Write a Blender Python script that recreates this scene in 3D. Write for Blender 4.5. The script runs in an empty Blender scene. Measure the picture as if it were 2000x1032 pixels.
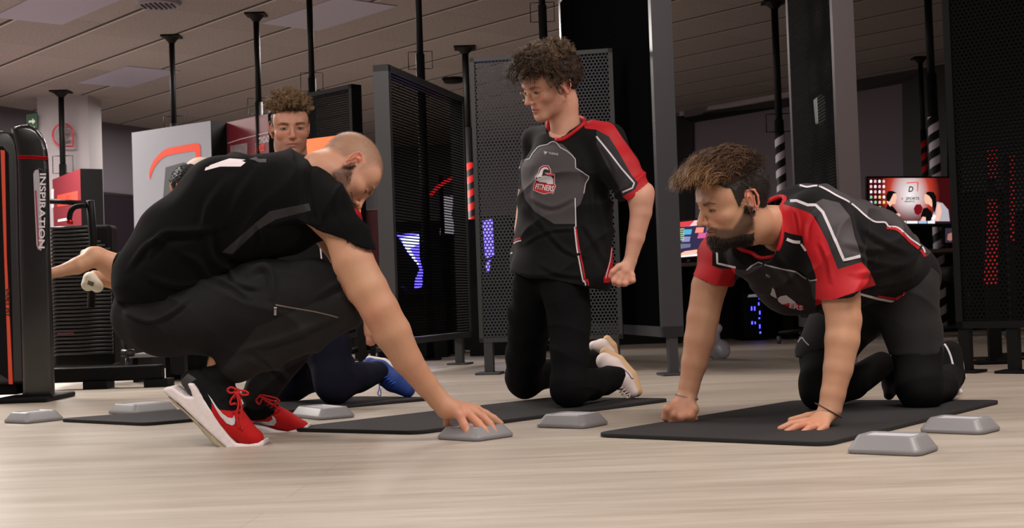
import bpy, bmesh, math, random, os
import numpy as np
from mathutils import Vector, Matrix, Euler
from mathutils.bvhtree import BVHTree

scene = bpy.context.scene
col = scene.collection
random.seed(7)
RNG = np.random.default_rng(11)

# ------------------------------------------------------------------ camera
F = 2650.0            # focal length in pixels of the 2000 px wide frame
CX, CY = 1000.0, 516.0
ROLL, PITCH, CAMH = 0.035, 0.0264, 0.38
_f = np.array([0, math.cos(PITCH), math.sin(PITCH)])
_u0 = np.array([0, -math.sin(PITCH), math.cos(PITCH)])
_r0 = np.array([1.0, 0, 0])
CR = math.cos(ROLL) * _r0 - math.sin(ROLL) * _u0
CU = math.sin(ROLL) * _r0 + math.cos(ROLL) * _u0
CO = np.array([0, 0, CAMH])
cam_d = bpy.data.cameras.new('camera')
cam = bpy.data.objects.new('camera', cam_d)
col.objects.link(cam)
cam_d.sensor_width = 36.0
cam_d.lens = F / 2000.0 * 36.0
cam_d.clip_end = 200
M = Matrix(((CR[0], CU[0], -_f[0], CO[0]), (CR[1], CU[1], -_f[1], CO[1]), (CR[2], CU[2], -_f[2], CO[2]), (0, 0, 0, 1)))
cam.matrix_world = M
cam_d.dof.use_dof = True
cam_d.dof.focus_distance = 4.4
cam_d.dof.aperture_fstop = 10
scene.camera = cam

# ------------------------------------------------------------------ world, exposure
w = bpy.data.worlds.new('world')
scene.world = w
w.use_nodes = True
w.node_tree.nodes['Background'].inputs[0].default_value = (0.9, 0.85, 0.82, 1)
w.node_tree.nodes['Background'].inputs[1].default_value = 0.16
scene.view_settings.view_transform = 'Standard'
scene.view_settings.look = 'None'
scene.view_settings.exposure = 0.0
scene.view_settings.gamma = 1.0
scene.view_settings.use_curve_mapping = False

def area_light(name, loc, size, power, color, rot=(0, 0, 0)):
    d = bpy.data.lights.new(name, 'AREA')
    d.shape = 'RECTANGLE'
    d.size, d.size_y = size
    d.energy = power
    d.color = color
    o = bpy.data.objects.new(name, d)
    o.location = loc
    o.rotation_euler = rot
    col.objects.link(o)
    return o
CEIL = 2.9
WARM = (1.0, 0.92, 0.86)
area_light('ceiling_lamp', (-2.6, 3.0, CEIL - .06), (1.2, 1.2), 75, WARM)
area_light('ceiling_lamp', (1.6, 2.6, CEIL - .06), (1.2, 1.2), 80, WARM)
area_light('ceiling_lamp', (0.4, -0.2, CEIL - .06), (2.4, 1.2), 120, WARM)
area_light('ceiling_lamp', (-0.8, 6.2, CEIL - .06), (1.2, 1.2), 50, WARM)
area_light('ceiling_lamp', (-4.2, 8.0, CEIL - .06), (1.2, 1.2), 260, WARM)
area_light('ceiling_lamp', (-5.0, 13.0, CEIL - .06), (1.2, 1.2), 260, WARM)
area_light('ceiling_lamp', (-1.5, 12.5, CEIL - .06), (1.2, 1.2), 170, WARM)
area_light('ceiling_lamp', (-3.6, 16.8, CEIL - .06), (1.2, .6), 110, WARM)  # added lamp without a known fixture, brightens the back-left wall
area_light('ceiling_lamp', (3.2, 4.8, CEIL - .06), (1.2, 0.6), 40, (1.0, 0.80, 0.74))

# ------------------------------------------------------------------ pixel <-> place
def proj(P):
    d = np.asarray(P, float) - CO
    z = d @ _f
    return np.stack([CX + F * (d @ CR) / z, CY - F * (d @ CU) / z], -1)
def ray(px, py):
    return CR * (px - CX) / F - CU * (py - CY) / F + _f
def at(px, py, Y):
    d = ray(px, py)
    return CO + d * (Y / d[1])
def gnd(px, py, z=0.0):
    d = ray(px, py)
    return CO + d * ((z - CO[2]) / d[2])

# ------------------------------------------------------------------ materials
def lin(c):
    return tuple(((v / 255) / 12.92 if v / 255 <= .04045 else ((v / 255 + .055) / 1.055) ** 2.4) for v in c)
MATS = {}
def mat(name, rgb, rough=.6, metal=0.0, bump=0.0, bscale=300, spec=.5, emit=0, var=0.0, vscale=8, attr=None, sss=0, sheen=0, alpha=None, coat=0):
    if name in MATS:
        return MATS[name]
    m = bpy.data.materials.new(name)
    m.use_nodes = True
    nt = m.node_tree
    b = nt.nodes['Principled BSDF']
    c = lin(rgb)
    b.inputs['Base Color'].default_value = (*c, 1)
    b.inputs['Roughness'].default_value = rough
    b.inputs['Metallic'].default_value = metal
    b.inputs['Specular IOR Level'].default_value = spec
    tc = nt.nodes.new('ShaderNodeTexCoord')
    if attr:
        a = nt.nodes.new('ShaderNodeAttribute')
        a.attribute_name = attr
        nt.links.new(a.outputs['Color'], b.inputs['Base Color'])
    if var:
        n = nt.nodes.new('ShaderNodeTexNoise')
        n.inputs['Scale'].default_value = vscale
        n.inputs['Detail'].default_value = 4
        nt.links.new(tc.outputs['Object'], n.inputs['Vector'])
        mp = nt.nodes.new('ShaderNodeMapRange')
        mp.inputs['To Min'].default_value = 1 - var
        mp.inputs['To Max'].default_value = 1 + var
        nt.links.new(n.outputs['Fac'], mp.inputs['Value'])
        mx = nt.nodes.new('ShaderNodeVectorMath')
        mx.operation = 'SCALE'
        if attr:
            nt.links.new(a.outputs['Color'], mx.inputs[0])
        else:
            mx.inputs[0].default_value = c
        nt.links.new(mp.outputs[0], mx.inputs['Scale'])
        nt.links.new(mx.outputs[0], b.inputs['Base Color'])
    if bump:
        n = nt.nodes.new('ShaderNodeTexNoise')
        n.inputs['Scale'].default_value = bscale
        nt.links.new(tc.outputs['Object'], n.inputs['Vector'])
        bp = nt.nodes.new('ShaderNodeBump')
        bp.inputs['Strength'].default_value = bump
        bp.inputs['Distance'].default_value = .002
        nt.links.new(n.outputs['Fac'], bp.inputs['Height'])
        nt.links.new(bp.outputs[0], b.inputs['Normal'])
    if emit:
        b.inputs['Emission Color'].default_value = (*c, 1)
        b.inputs['Emission Strength'].default_value = emit
    if sss:
        b.inputs['Subsurface Weight'].default_value = sss
        b.inputs['Subsurface Radius'].default_value = (1, .35, .2)
        b.inputs['Subsurface Scale'].default_value = .008
    if sheen:
        b.inputs['Sheen Weight'].default_value = sheen
        b.inputs['Sheen Roughness'].default_value = .5
    if coat:
        b.inputs['Coat Weight'].default_value = coat
    MATS[name] = m
    return m
SKIN = mat('skin', (200, 150, 120), .52, attr='Col', sss=.07, bump=.12, bscale=500, spec=.4, var=.06, vscale=40)
TEE = mat('black_cotton', (13, 13, 14), .95, bump=.3, bscale=900, sheen=.02, spec=.08)
JERSEY = mat('black_jersey', (14, 13, 15), .75, bump=.15, bscale=900, sheen=.02, spec=.15)
JGREY = mat('grey_jersey', (66, 61, 64), .7, bump=.15, bscale=900, spec=.35)
JDARK = mat('charcoal_jersey', (40, 37, 40), .7, bump=.15, bscale=900, spec=.35)
JRED = mat('red_jersey', (178, 16, 28), .6, bump=.15, bscale=900, spec=.35)
JWHITE = mat('white_print', (206, 200, 205), .6, spec=.3)
JLGREY = mat('grey_print', (170, 165, 168), .6, spec=.3)
JBLACK = mat('black_print', (14, 13, 14), .6, spec=.3)
PANTS = mat('charcoal_fleece', (31, 30, 32), .95, bump=.5, bscale=700, spec=.15, var=.18, vscale=260)
DENIM = mat('black_denim', (12, 12, 14), .9, bump=.4, bscale=900, spec=.12)
LEGG = mat('black_leggings', (11, 11, 12), .8, bump=.1, bscale=900, spec=.15)
NAVY = mat('navy_fleece', (16, 18, 34), .9, bump=.3, bscale=800, spec=.2)
HAIRM = mat('hair_strands', (60, 45, 35), .55, attr='Col', spec=.35)
SHRED = mat('red_knit', (192, 18, 20), .75, bump=.8, bscale=450, spec=.3)
SHWHITE = mat('white_rubber', (232, 222, 222), .55, bump=.4, bscale=160, spec=.4)
SHGUM = mat('beige_rubber', (176, 164, 140), .7, bump=.6, bscale=120, spec=.3)
SHBLACK = mat('black_mesh', (16, 16, 17), .85, bump=.6, bscale=450, spec=.15)
LACE = mat('red_lace', (190, 20, 24), .8, bump=.3)
MATM = mat('mat_foam', (34, 33, 34), .8, bump=.35, bscale=260, spec=.35, var=.12, vscale=5)
BLOCKM = mat('grey_plastic', (132, 131, 133), .42, bump=.1, bscale=300, spec=.45)
STEEL = mat('black_steel', (12, 12, 13), .55, spec=.15, bump=.05)
STEELD = mat('dark_steel_face', (50, 50, 52), .42, spec=.5)
MATTEB = mat('matte_black', (10, 10, 11), .7, spec=.15)
CHROME = mat('chrome', (200, 200, 205), .2, metal=1)

# ------------------------------------------------------------------ object helpers
def props(o, label=None, cat=None, group=None, kind=None):
    if label: o['label'] = label
    if cat: o['category'] = cat
    if group: o['group'] = group
    if kind: o['kind'] = kind
    return o
def mkobj(name, verts, faces, mats, parent=None, smooth=True, colors=None, mi=None):
    me = bpy.data.meshes.new(name)
    verts = np.asarray(verts, np.float32)
    me.from_pydata(verts.tolist() if len(verts) < 10 else verts.tolist(), [], faces.tolist() if isinstance(faces, np.ndarray) else faces)
    if not isinstance(mats, (list, tuple)): mats = [mats]
    for m in mats: me.materials.append(m)
    if mi is not None:
        me.polygons.foreach_set('material_index', np.asarray(mi, np.int32))
    me.polygons.foreach_set('use_smooth', np.full(len(me.polygons), smooth))
    if colors is not None:
        a = me.color_attributes.new('Col', 'FLOAT_COLOR', 'POINT')
        c = np.ones((len(verts), 4), np.float32)
        c[:, :3] = colors
        a.data.foreach_set('color', c.ravel())
    me.update()
    o = bpy.data.objects.new(name, me)
    col.objects.link(o)
    if parent is not None:
        o.parent = parent
    return o
def empty(name, loc=(0, 0, 0), label=None, cat=None, group=None):
    o = bpy.data.objects.new(name, None)
    o.location = loc
    col.objects.link(o)
    return props(o, label, cat, group)
def rel(o, root):
    """parent o (built in world space) to root standing at its own location"""
    o.parent = root
    o.matrix_parent_inverse = Matrix.Translation(-Vector(root.location))
    return o

class MB:
    """collects simple solids into one mesh"""
    def __init__(s):
        s.v = []; s.f = []; s.m = []
    def add(s, v, f, m=0):
        b = len(s.v)
        s.v += [tuple(map(float, p)) for p in v]
        s.f += [tuple(b + i for i in q) for q in f]
        s.m += [m] * len(f)
        return s
    def box(s, c, size, ax=None, m=0, bev=0.0):
        c = np.array(c, float); h = np.array(size, float) / 2
        A = np.eye(3) if ax is None else np.array(ax, float)   # rows: local axes
        if bev <= 0:
            P = [c + A.T @ (np.array([x, y, z]) * h) for x in (-1, 1) for y in (-1, 1) for z in (-1, 1)]
            return s.add(P, [(0, 1, 3, 2), (4, 6, 7, 5), (0, 4, 5, 1), (2, 3, 7, 6), (0, 2, 6, 4), (1, 5, 7, 3)], m)
        bm = bmesh.new()
        bmesh.ops.create_cube(bm, size=2)
        for v in bm.verts: v.co = Vector((v.co.x * h[0], v.co.y * h[1], v.co.z * h[2]))
        bmesh.ops.bevel(bm, geom=bm.edges[:], offset=min(bev, h.min() * .95), segments=3, affect='EDGES', profile=.5)
        bm.verts.index_update()
        P = [c + A.T @ np.array(v.co) for v in bm.verts]
        Fc = [tuple(v.index for v in f.verts) for f in bm.faces]
        bm.free()
        return s.add(P, Fc, m)
    def tube(s, pts, r, n=10, m=0, closed=False):
        pts = [np.array(p, float) for p in pts]
        rs = r if isinstance(r, (list, tuple, np.ndarray)) else [r] * len(pts)
        V = []; Fc = []
        ref = np.array([0.13, 0.31, 0.94])
        K = len(pts)
        for i, p in enumerate(pts):
            a = pts[(i - 1) % K] if (closed or i > 0) else p
            b = pts[(i + 1) % K] if (closed or i < K - 1) else p
            t = b - a
            t /= max(np.linalg.norm(t), 1e-9)
            x = np.cross(t, ref)
            if np.linalg.norm(x) < .05: x = np.cross(t, [1, 0, 0])
            x /= np.linalg.norm(x)
            y = np.cross(t, x)
            for j in range(n):
                q = 2 * math.pi * j / n
                V.append(p + rs[i] * (math.cos(q) * x + math.sin(q) * y))
        for i in range(K if closed else K - 1):
            i2 = (i + 1) % K
            for j in range(n):
                Fc.append((i * n + j, i * n + (j + 1) % n, i2 * n + (j + 1) % n, i2 * n + j))
        if not closed:
            Fc.append(tuple(range(n))[::-1]); Fc.append(tuple((K - 1) * n + j for j in range(n)))
        return s.add(V, Fc, m)
    def build(s, name, mats, parent=None, smooth=False, root=None):
        o = mkobj(name, s.v, s.f, mats, None, smooth, mi=s.m)
        if root is not None: rel(o, root)
        elif parent is not None: o.parent = parent
        return o
def smooth_path(pts, n=6):
    """Catmull-Rom through the points"""
    P = [np.array(p, float) for p in pts]
    out = []
    for i in range(len(P) - 1):
        p0 = P[max(i - 1, 0)]; p1 = P[i]; p2 = P[i + 1]; p3 = P[min(i + 2, len(P) - 1)]
        for t in np.linspace(0, 1, n, endpoint=False):
            out.append(.5 * ((2 * p1) + (-p0 + p2) * t + (2 * p0 - 5 * p1 + 4 * p2 - p3) * t * t + (-p0 + 3 * p1 - 3 * p2 + p3) * t ** 3))
    out.append(P[-1])
    return out

# ------------------------------------------------------------------ implicit modelling
class Fld:
    def __init__(s, lo, hi, h):
        s.h = h
        s.lo = np.array(lo, float) - 4 * h
        s.n = (np.ceil((np.array(hi, float) + 4 * h - s.lo) / h)).astype(int) + 1
        s.f = np.full(s.n, .5, np.float32)
    def win(s, lo, hi):
        a = np.clip(np.floor((np.array(lo) - s.lo) / s.h).astype(int), 0, s.n - 1)
        b = np.clip(np.ceil((np.array(hi) - s.lo) / s.h).astype(int) + 1, 1, s.n)
        b = np.maximum(a + 1, b)
        sl = tuple(slice(i, j) for i, j in zip(a, b))
        g = [((np.arange(i, j) * s.h) + l).astype(np.float32) for i, j, l in zip(a, b, s.lo)]
        return sl, (g[0][:, None, None], g[1][None, :, None], g[2][None, None, :])
    def union(s, pr, k):
        m = k + 3 * s.h
        lo, hi = pbounds(pr)
        sl, g = s.win(lo - m, hi + m)
        s.f[sl] = smin(s.f[sl], pdist(pr, g), k)
    def subtract(s, pr, k):
        m = k + 3 * s.h
        lo, hi = pbounds(pr)
        sl, g = s.win(lo - m, hi + m)
        s.f[sl] = -smin(-s.f[sl], pdist(pr, g), k)
    def many(s, prs, k):
        for p in prs: s.union(p, k)
        return s
    def group(s, prs, kin, k, cuts=(), hollow=(), hk=.004):
        """union of prims cut by planes, hollowed, then blended in"""
        B = [pbounds(p) for p in prs]
        lo = np.min([b[0] for b in B], 0) - .03; hi = np.max([b[1] for b in B], 0) + .03
        sl, g = s.win(lo, hi)
        d = None
        for p in prs:
            e = pdist(p, g)
            d = e if d is None else smin(d, e, kin)
        for (p, n) in cuts:
            n = np.array(n, float); n /= np.linalg.norm(n)
            e = (g[0] - p[0]) * n[0] + (g[1] - p[1]) * n[1] + (g[2] - p[2]) * n[2]
            d = np.maximum(d, e)
        for p in hollow:
            d = -smin(-d, pdist(p, g), hk)
        s.f[sl] = smin(s.f[sl], d.astype(np.float32), k)
    def cut(s, p, n):
        n = np.array(n, float); n /= np.linalg.norm(n)
        sl, g = s.win(s.lo, s.lo + s.n * s.h)
        e = ((g[0] - p[0]) * n[0] + (g[1] - p[1]) * n[1] + (g[2] - p[2]) * n[2]).astype(np.float32)
        np.maximum(s.f, e, out=s.f)
    def mesh(s):
        return nets(s.f, s.lo, s.h)
def smin(a, b, k):
    if k <= 0: return np.minimum(a, b)
    h = np.maximum(k - np.abs(a - b), 0) / k
    return np.minimum(a, b) - h * h * (k * .25)
def pbounds(p):
    if p[0] == 'g':
        B = [pbounds(c) for c in p[1]]
        return np.min([b[0] for b in B], 0), np.max([b[1] for b in B], 0)
    if p[0] == 'c':
        _, a, b, ra, rb, n, q = p
        r = max(ra, rb) * max(q, 1.0)
        return np.minimum(a, b) - r, np.maximum(a, b) + r
    _, c, R, rad = p
    e = np.abs(R) @ rad
    return c - e, c + e
def pdist(p, g):
    if p[0] == 'g':
        d = None
        for c in p[1]:
            e = pdist(c, g)
            d = e if d is None else smin(d, e, p[2])
        return d
    if p[0] == 'c':
        _, a, b, ra, rb, n, q = p
        ba = b - a
        L = float(ba @ ba) + 1e-12
        x = g[0] - np.float32(a[0]); y = g[1] - np.float32(a[1]); z = g[2] - np.float32(a[2])
        t = np.clip((x * np.float32(ba[0]) + y * np.float32(ba[1]) + z * np.float32(ba[2])) / np.float32(L), 0, 1)
        x = x - t * np.float32(ba[0]); y = y - t * np.float32(ba[1]); z = z - t * np.float32(ba[2])
        r = np.float32(ra) + t * np.float32(rb - ra)
        if n is not None:
            vn = (x * np.float32(n[0]) + y * np.float32(n[1]) + z * np.float32(n[2])) * np.float32(1 / q - 1)
            x = x + vn * np.float32(n[0]); y = y + vn * np.float32(n[1]); z = z + vn * np.float32(n[2])
            return (np.sqrt(x * x + y * y + z * z) - r) * np.float32(min(1, q * .5 + .5))
        return np.sqrt(x * x + y * y + z * z) - r
    _, c, R, rad = p       # columns of R are the ellipsoid's axes
    x = g[0] - np.float32(c[0]); y = g[1] - np.float32(c[1]); z = g[2] - np.float32(c[2])
    k0 = 0; k1 = 0
    for i in range(3):
        a = x * np.float32(R[0, i]) + y * np.float32(R[1, i]) + z * np.float32(R[2, i])
        a = a / np.float32(rad[i])
        k0 = k0 + a * a
        k1 = k1 + a * a / np.float32(rad[i] ** 2)
    k0 = np.sqrt(k0); k1 = np.sqrt(k1) + 1e-9
    return k0 * (k0 - 1) / k1
def cone(a, b, ra, rb, n=None, q=1.0):
    if n is not None:
        n = np.array(n, float); n = n / np.linalg.norm(n)
    return ('c', np.array(a, float), np.array(b, float), ra, rb, n, q)
def ell(c, rad, R=None):
    return ('e', np.array(c, float), np.eye(3) if R is None else np.array(R, float), np.array(rad, float))
def chain(pts, n=None, q=1.0):
    """pts: (px, py, Y, radius in px) -> cones in place"""
    P = [(at(a, b, Y), r * Y / F) for a, b, Y, r in pts]
    if len(P) == 1: P = P * 2
    cs = [cone(P[i][0], P[i + 1][0], P[i][1], P[i + 1][1], n, q) for i in range(len(P) - 1)]
    return [('g', cs, max(.004, .25 * min(c[3] for c in cs)))] if len(cs) > 1 else cs
def schain(pts, n=None, q=1.0, m=4):
    P = [np.array(p, float) for p in pts]
    return chain([tuple(p) for p in smooth_path(P, m)], n, q)
def nets(f, lo, h):
    s = f < 0
    c = np.zeros(tuple(d - 1 for d in f.shape), np.int8)
    for i in (0, 1):
        for j in (0, 1):
            for k in (0, 1):
                c += s[i:f.shape[0] - 1 + i, j:f.shape[1] - 1 + j, k:f.shape[2] - 1 + k]
    act = np.flatnonzero(((c > 0) & (c < 8)).ravel())
    shp = c.shape
    I, J, K = np.unravel_index(act, shp)
    val = {}
    for i in (0, 1):
        for j in (0, 1):
            for k in (0, 1):
                val[i, j, k] = f[I + i, J + j, K + k]
    acc = np.zeros((len(act), 3)); cnt = np.zeros(len(act))
    corners = list(val)
    for a in corners:
        for ax in range(3):
            if a[ax] == 0:
                b = list(a); b[ax] = 1; b = tuple(b)
                va, vb = val[a], val[b]
                m = (va < 0) != (vb < 0)
                t = np.where(m, va / np.where(m, va - vb, 1), 0)
                for d in range(3):
                    acc[:, d] += np.where(m, a[d] + (t if d == ax else 0), 0)
                cnt += m
    V = acc / cnt[:, None] + np.stack([I, J, K], 1)
    V = V * h + lo
    idx = np.full(int(np.prod(shp)), -1, np.int64)
    idx[act] = np.arange(len(act))
    idx = idx.reshape(shp)
    Q = []
    for ax in range(3):
        A = [slice(1, -1)] * 3; B = [slice(1, -1)] * 3
        A[ax] = slice(0, -1); B[ax] = slice(1, None)
        sa = s[tuple(A)]; sb = s[tuple(B)]
        for flip in (0, 1):
            e = np.argwhere((sa & ~sb) if not flip else (~sa & sb))
            if not len(e): continue
            e = e + 1; e[:, ax] -= 1
            u, v = [(1, 2), (2, 0), (0, 1)][ax]
            du = np.zeros(3, int); du[u] = 1
            dv = np.zeros(3, int); dv[v] = 1
            def g(o): return idx[o[:, 0], o[:, 1], o[:, 2]]
            q = np.stack([g(e - du - dv), g(e - dv), g(e), g(e - du)], 1)
            if flip: q = q[:, ::-1]
            Q.append(q)
    Q = np.concatenate(Q)
    Q = Q[(Q >= 0).all(1)]
    return V, Q
def vnormals(V, Q):
    n = np.cross(V[Q[:, 2]] - V[Q[:, 0]], V[Q[:, 3]] - V[Q[:, 1]])
    N = np.zeros_like(V)
    for i in range(4): np.add.at(N, Q[:, i], n)
    return N / (np.linalg.norm(N, axis=1, keepdims=True) + 1e-12)
def wav(P, freq, seed, n=7):
    """smooth pseudo-noise, about -1..1"""
    g = np.random.default_rng(seed)
    out = np.zeros(len(P))
    for i in range(n):
        d = g.normal(size=3); d /= np.linalg.norm(d)
        fr = freq * (.6 + .9 * g.random())
        out += np.sin(P @ d * fr * 2 * np.pi + g.random() * 6.28)
    return out / n * 1.8
def wrinkle(V, Q, amp, freq, seed, fold_dir=None, fold_amp=0, fold_freq=10):
    N = vnormals(V, Q)
    d = amp * wav(V, freq, seed)
    if fold_dir is not None:
        fd = np.array(fold_dir, float); fd /= np.linalg.norm(fd)
        ph = V @ fd * fold_freq * 2 * np.pi + 2.2 * wav(V, 3.0, seed + 5)
        rid = 1 - np.abs(np.sin(ph / 2))
        msk = np.clip(.5 + .8 * wav(V, 3.5, seed + 9), 0, 1)
        d += fold_amp * (rid ** 2.2 - .3) * msk
    return V + N * d[:, None]
def relax(V, Q, it=1, w=.5):
    for _ in range(it):
        S = np.zeros_like(V); C = np.zeros(len(V))
        for i in range(4):
            for j in ((i + 1) % 4, (i + 3) % 4):
                np.add.at(S, Q[:, i], V[Q[:, j]]); np.add.at(C, Q[:, i], 1)
        V = V * (1 - w) + w * S / np.maximum(C, 1)[:, None]
    return V
def bounds_of(prs, pad=.01):
    B = [pbounds(p) for p in prs]
    return np.min([b[0] for b in B], 0) - pad, np.max([b[1] for b in B], 0) + pad

# ---- painting and printing on surfaces
def inpoly(P, poly):
    x, y = P[:, 0], P[:, 1]
    r = np.zeros(len(P), bool)
    n = len(poly)
    for i in range(n):
        x1, y1 = poly[i]; x2, y2 = poly[(i + 1) % n]
        if y1 == y2: continue
        c = ((y1 > y) != (y2 > y)) & (x < (x2 - x1) * (y - y1) / (y2 - y1) + x1)
        r ^= c
    return r
def paint(V, Q, polys, n0=0):
    """material index per face from outlines seen from the camera side, kept right through the garment"""
    c = proj(V[Q].mean(1))
    mi = np.full(len(Q), n0, np.int32)
    for poly, m in polys:
        mi[inpoly(c, poly)] = m
    return mi
def scored(V, Q, polys):
    """cuts the mesh along the outlines so each printed colour ends on a clean edge"""
    bm = bmesh.new()
    vs = [bm.verts.new(v) for v in V.tolist()]
    bm.verts.index_update()
    NEWF = set()
    for q in Q.tolist():
        try: bm.faces.new([vs[i] for i in q])
        except ValueError: pass
    allf = bm.faces[:]
    cc = proj(np.array([f.calc_center_median() for f in allf]))
    for poly, m in polys:
        n = len(poly)
        A_ = np.array(poly)
        near = (cc > A_.min(0) - 14).all(1) & (cc < A_.max(0) + 14).all(1)
        S = {allf[j] for j in np.flatnonzero(near) if allf[j].is_valid}
        extra = [f for f in NEWF if f.is_valid]
        S.update(extra)
        for i in range(n):
            a = np.array(poly[i], float); b = np.array(poly[(i + 1) % n], float)
            L = np.linalg.norm(b - a)
            if L < 1: continue
            fs = [f for f in S if f.is_valid]
            if not fs: break
            C = np.array([f.calc_center_median() for f in fs])
            c = proj(C) - a
            t = (b - a) / L
            u = c @ t; w_ = np.abs(c @ np.array([-t[1], t[0]]))
            idx = np.flatnonzero((u > -3) & (u < L + 3) & (w_ < 5))
            if not len(idx): continue
            g = set()
            for j in idx:
                f = fs[j]; g.add(f); g.update(f.edges); g.update(f.verts)
            nn = np.cross(ray(*a), ray(*b))
            rr_ = bmesh.ops.bisect_plane(bm, geom=list(g), dist=1e-6, plane_co=Vector(CO), plane_no=Vector(nn).normalized())
            nf = [e for e in rr_['geom'] if isinstance(e, bmesh.types.BMFace)]
            S.update(nf); NEWF.update(nf)
    bm.verts.index_update(); bm.faces.ensure_lookup_table()
    V2 = np.array([v.co for v in bm.verts]); F2 = [tuple(v.index for v in f.verts) for f in bm.faces]
    C = np.array([f.calc_center_median() for f in bm.faces])
    bm.free()
    c = proj(C)
    mi = np.zeros(len(F2), np.int32)
    for poly, m in polys: mi[inpoly(c, poly)] = m
    return V2, F2, mi, C
def bvh_of(V, Q):
    return BVHTree.FromPolygons([Vector(v) for v in V.tolist()], Q.tolist())
def hit(bvh, px, py):
    d = ray(px, py)
    r = bvh.ray_cast(Vector(CO), Vector(d).normalized(), 30)
    return r
def ribbon(bvh, pts, wpx, m, name, parent, lift=.0012, closed=False, smooth=True):
    """a printed stripe or taped seam lying on the surface under the outline pts (pixels)"""
    P = [np.array(p, float) for p in pts]
    if closed: P = P + [P[0]]
    if smooth and len(P) > 2: P = smooth_path(P, 5)
    D = [P[0]]
    for a, b in zip(P[:-1], P[1:]):
        L = np.linalg.norm(b - a); k = max(1, int(L / 4))
        for i in range(1, k + 1): D.append(a + (b - a) * i / k)
    V = []; Fc = []; rows = []
    for i, p in enumerate(D):
        t = D[min(i + 1, len(D) - 1)] - D[max(i - 1, 0)]
        t = t / max(np.linalg.norm(t), 1e-6)
        nn = np.array([-t[1], t[0]])
        wv = wpx if not callable(wpx) else wpx(i / max(len(D) - 1, 1))
        row = []
        for sg in (-.5, 0, .5):
            q = p + nn * wv * sg
            h = hit(bvh, q[0], q[1])
            if h[0] is None: row = None; break
            nr = h[1]
            if nr.dot(Vector(ray(*q))) > 0: nr = -nr
            row.append(h[0] + nr * lift)
        if row and rows and rows[-1] and (row[1] - V[rows[-1][1]]).length > .05: rows.append(None)
        if row:
            b = len(V); V += row; rows.append((b, b + 1, b + 2))
        else: rows.append(None)
    for a, b in zip(rows[:-1], rows[1:]):
        if a and b:
            Fc.append((a[0], a[1], b[1], b[0])); Fc.append((a[1], a[2], b[2], b[1]))
    if not Fc: return None
    o = mkobj(name, [tuple(v) for v in V], Fc, m, parent)
    return o
def patch(bvh, poly, m, name, parent, lift=.001, step=3.0, holes=()):
    """a printed area lying on the surface inside the outline (pixels)"""
    from mathutils.geometry import delaunay_2d_cdt
    pts = []; edges = []
    def addloop(L):
        L = [np.array(p, float) for p in L]
        D = []
        for a, b in zip(L, L[1:] + L[:1]):
            k = max(1, int(np.linalg.norm(b - a) / step))
            for i in range(k): D.append(a + (b - a) * i / k)
        b0 = len(pts)
        pts.extend(D); edges.extend([(b0 + i, b0 + (i + 1) % len(D)) for i in range(len(D))])
    addloop(poly)
    for h_ in holes: addloop(h_)
    A = np.array(poly)
    gx, gy = np.meshgrid(np.arange(A[:, 0].min(), A[:, 0].max(), step), np.arange(A[:, 1].min(), A[:, 1].max(), step))
    G = np.stack([gx.ravel(), gy.ravel()], 1)
    ins = inpoly(G, [tuple(p) for p in poly])
    for h_ in holes: ins &= ~inpoly(G, h_)
    pts.extend(G[ins])
    r = delaunay_2d_cdt([Vector(p) for p in pts], edges, [], 0, 1e-4)
    vs = np.array([tuple(v) for v in r[0]]); fs = r[2]
    cen = np.array([vs[list(f)].mean(0) for f in fs])
    keep = inpoly(cen, [tuple(p) for p in poly])
    for h_ in holes: keep &= ~inpoly(cen, h_)
    V = []; ok = []
    for q in vs:
        h = hit(bvh, q[0], q[1])
        if h[0] is None: V.append(Vector((0, 0, 0))); ok.append(False); continue
        nr = h[1]
        if nr.dot(Vector(ray(*q))) > 0: nr = -nr
        V.append(h[0] + nr * lift); ok.append(True)
    Fc = []
    for f, k in zip(fs, keep):
        if not k or not all(ok[i] for i in f): continue
        if max((V[f[i]] - V[f[i - 1]]).length for i in range(3)) > .04: continue
        Fc.append(tuple(f))
    if not Fc: return None
    return mkobj(name, [tuple(v) for v in V], Fc, m, parent)
def text_mesh(txt, bold=False, shear=0.0):
    cu = bpy.data.curves.new('t', 'FONT')
    cu.body = txt; cu.size = 1; cu.align_x = 'CENTER'; cu.align_y = 'CENTER'; cu.resolution_u = 3
    cu.shear = shear
    if bold: cu.offset = .025
    o = bpy.data.objects.new('t', cu)
    col.objects.link(o)
    bpy.context.view_layer.update()
    me = bpy.data.meshes.new_from_object(o.evaluated_get(bpy.context.evaluated_depsgraph_get()))
    bpy.data.objects.remove(o); bpy.data.curves.remove(cu)
    V = np.array([v.co[:2] for v in me.vertices]); Fc = [tuple(p.vertices) for p in me.polygons]
    bpy.data.meshes.remove(me)
    if len(V):
        V -= (V.max(0) + V.min(0)) / 2
        V /= (V.max(0) - V.min(0))
    return V, Fc
def text_on(bvh, txt, c, wpx, hpx, ang, m, name, parent, lift=.0016, bold=True, shear=0.0):
    V, Fc = text_mesh(txt, bold, shear)
    ca, sa = math.cos(ang), math.sin(ang)
    out = []
    for x, y in V:
        X, Y = x * wpx, -y * hpx
        q = (c[0] + X * ca - Y * sa, c[1] + X * sa + Y * ca)
        h = hit(bvh, *q)
        if h[0] is None: return None
        nr = h[1]
        if nr.dot(Vector(ray(*q))) > 0: nr = -nr
        out.append(tuple(h[0] + nr * lift))
    return mkobj(name, out, Fc, m, parent)
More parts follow.
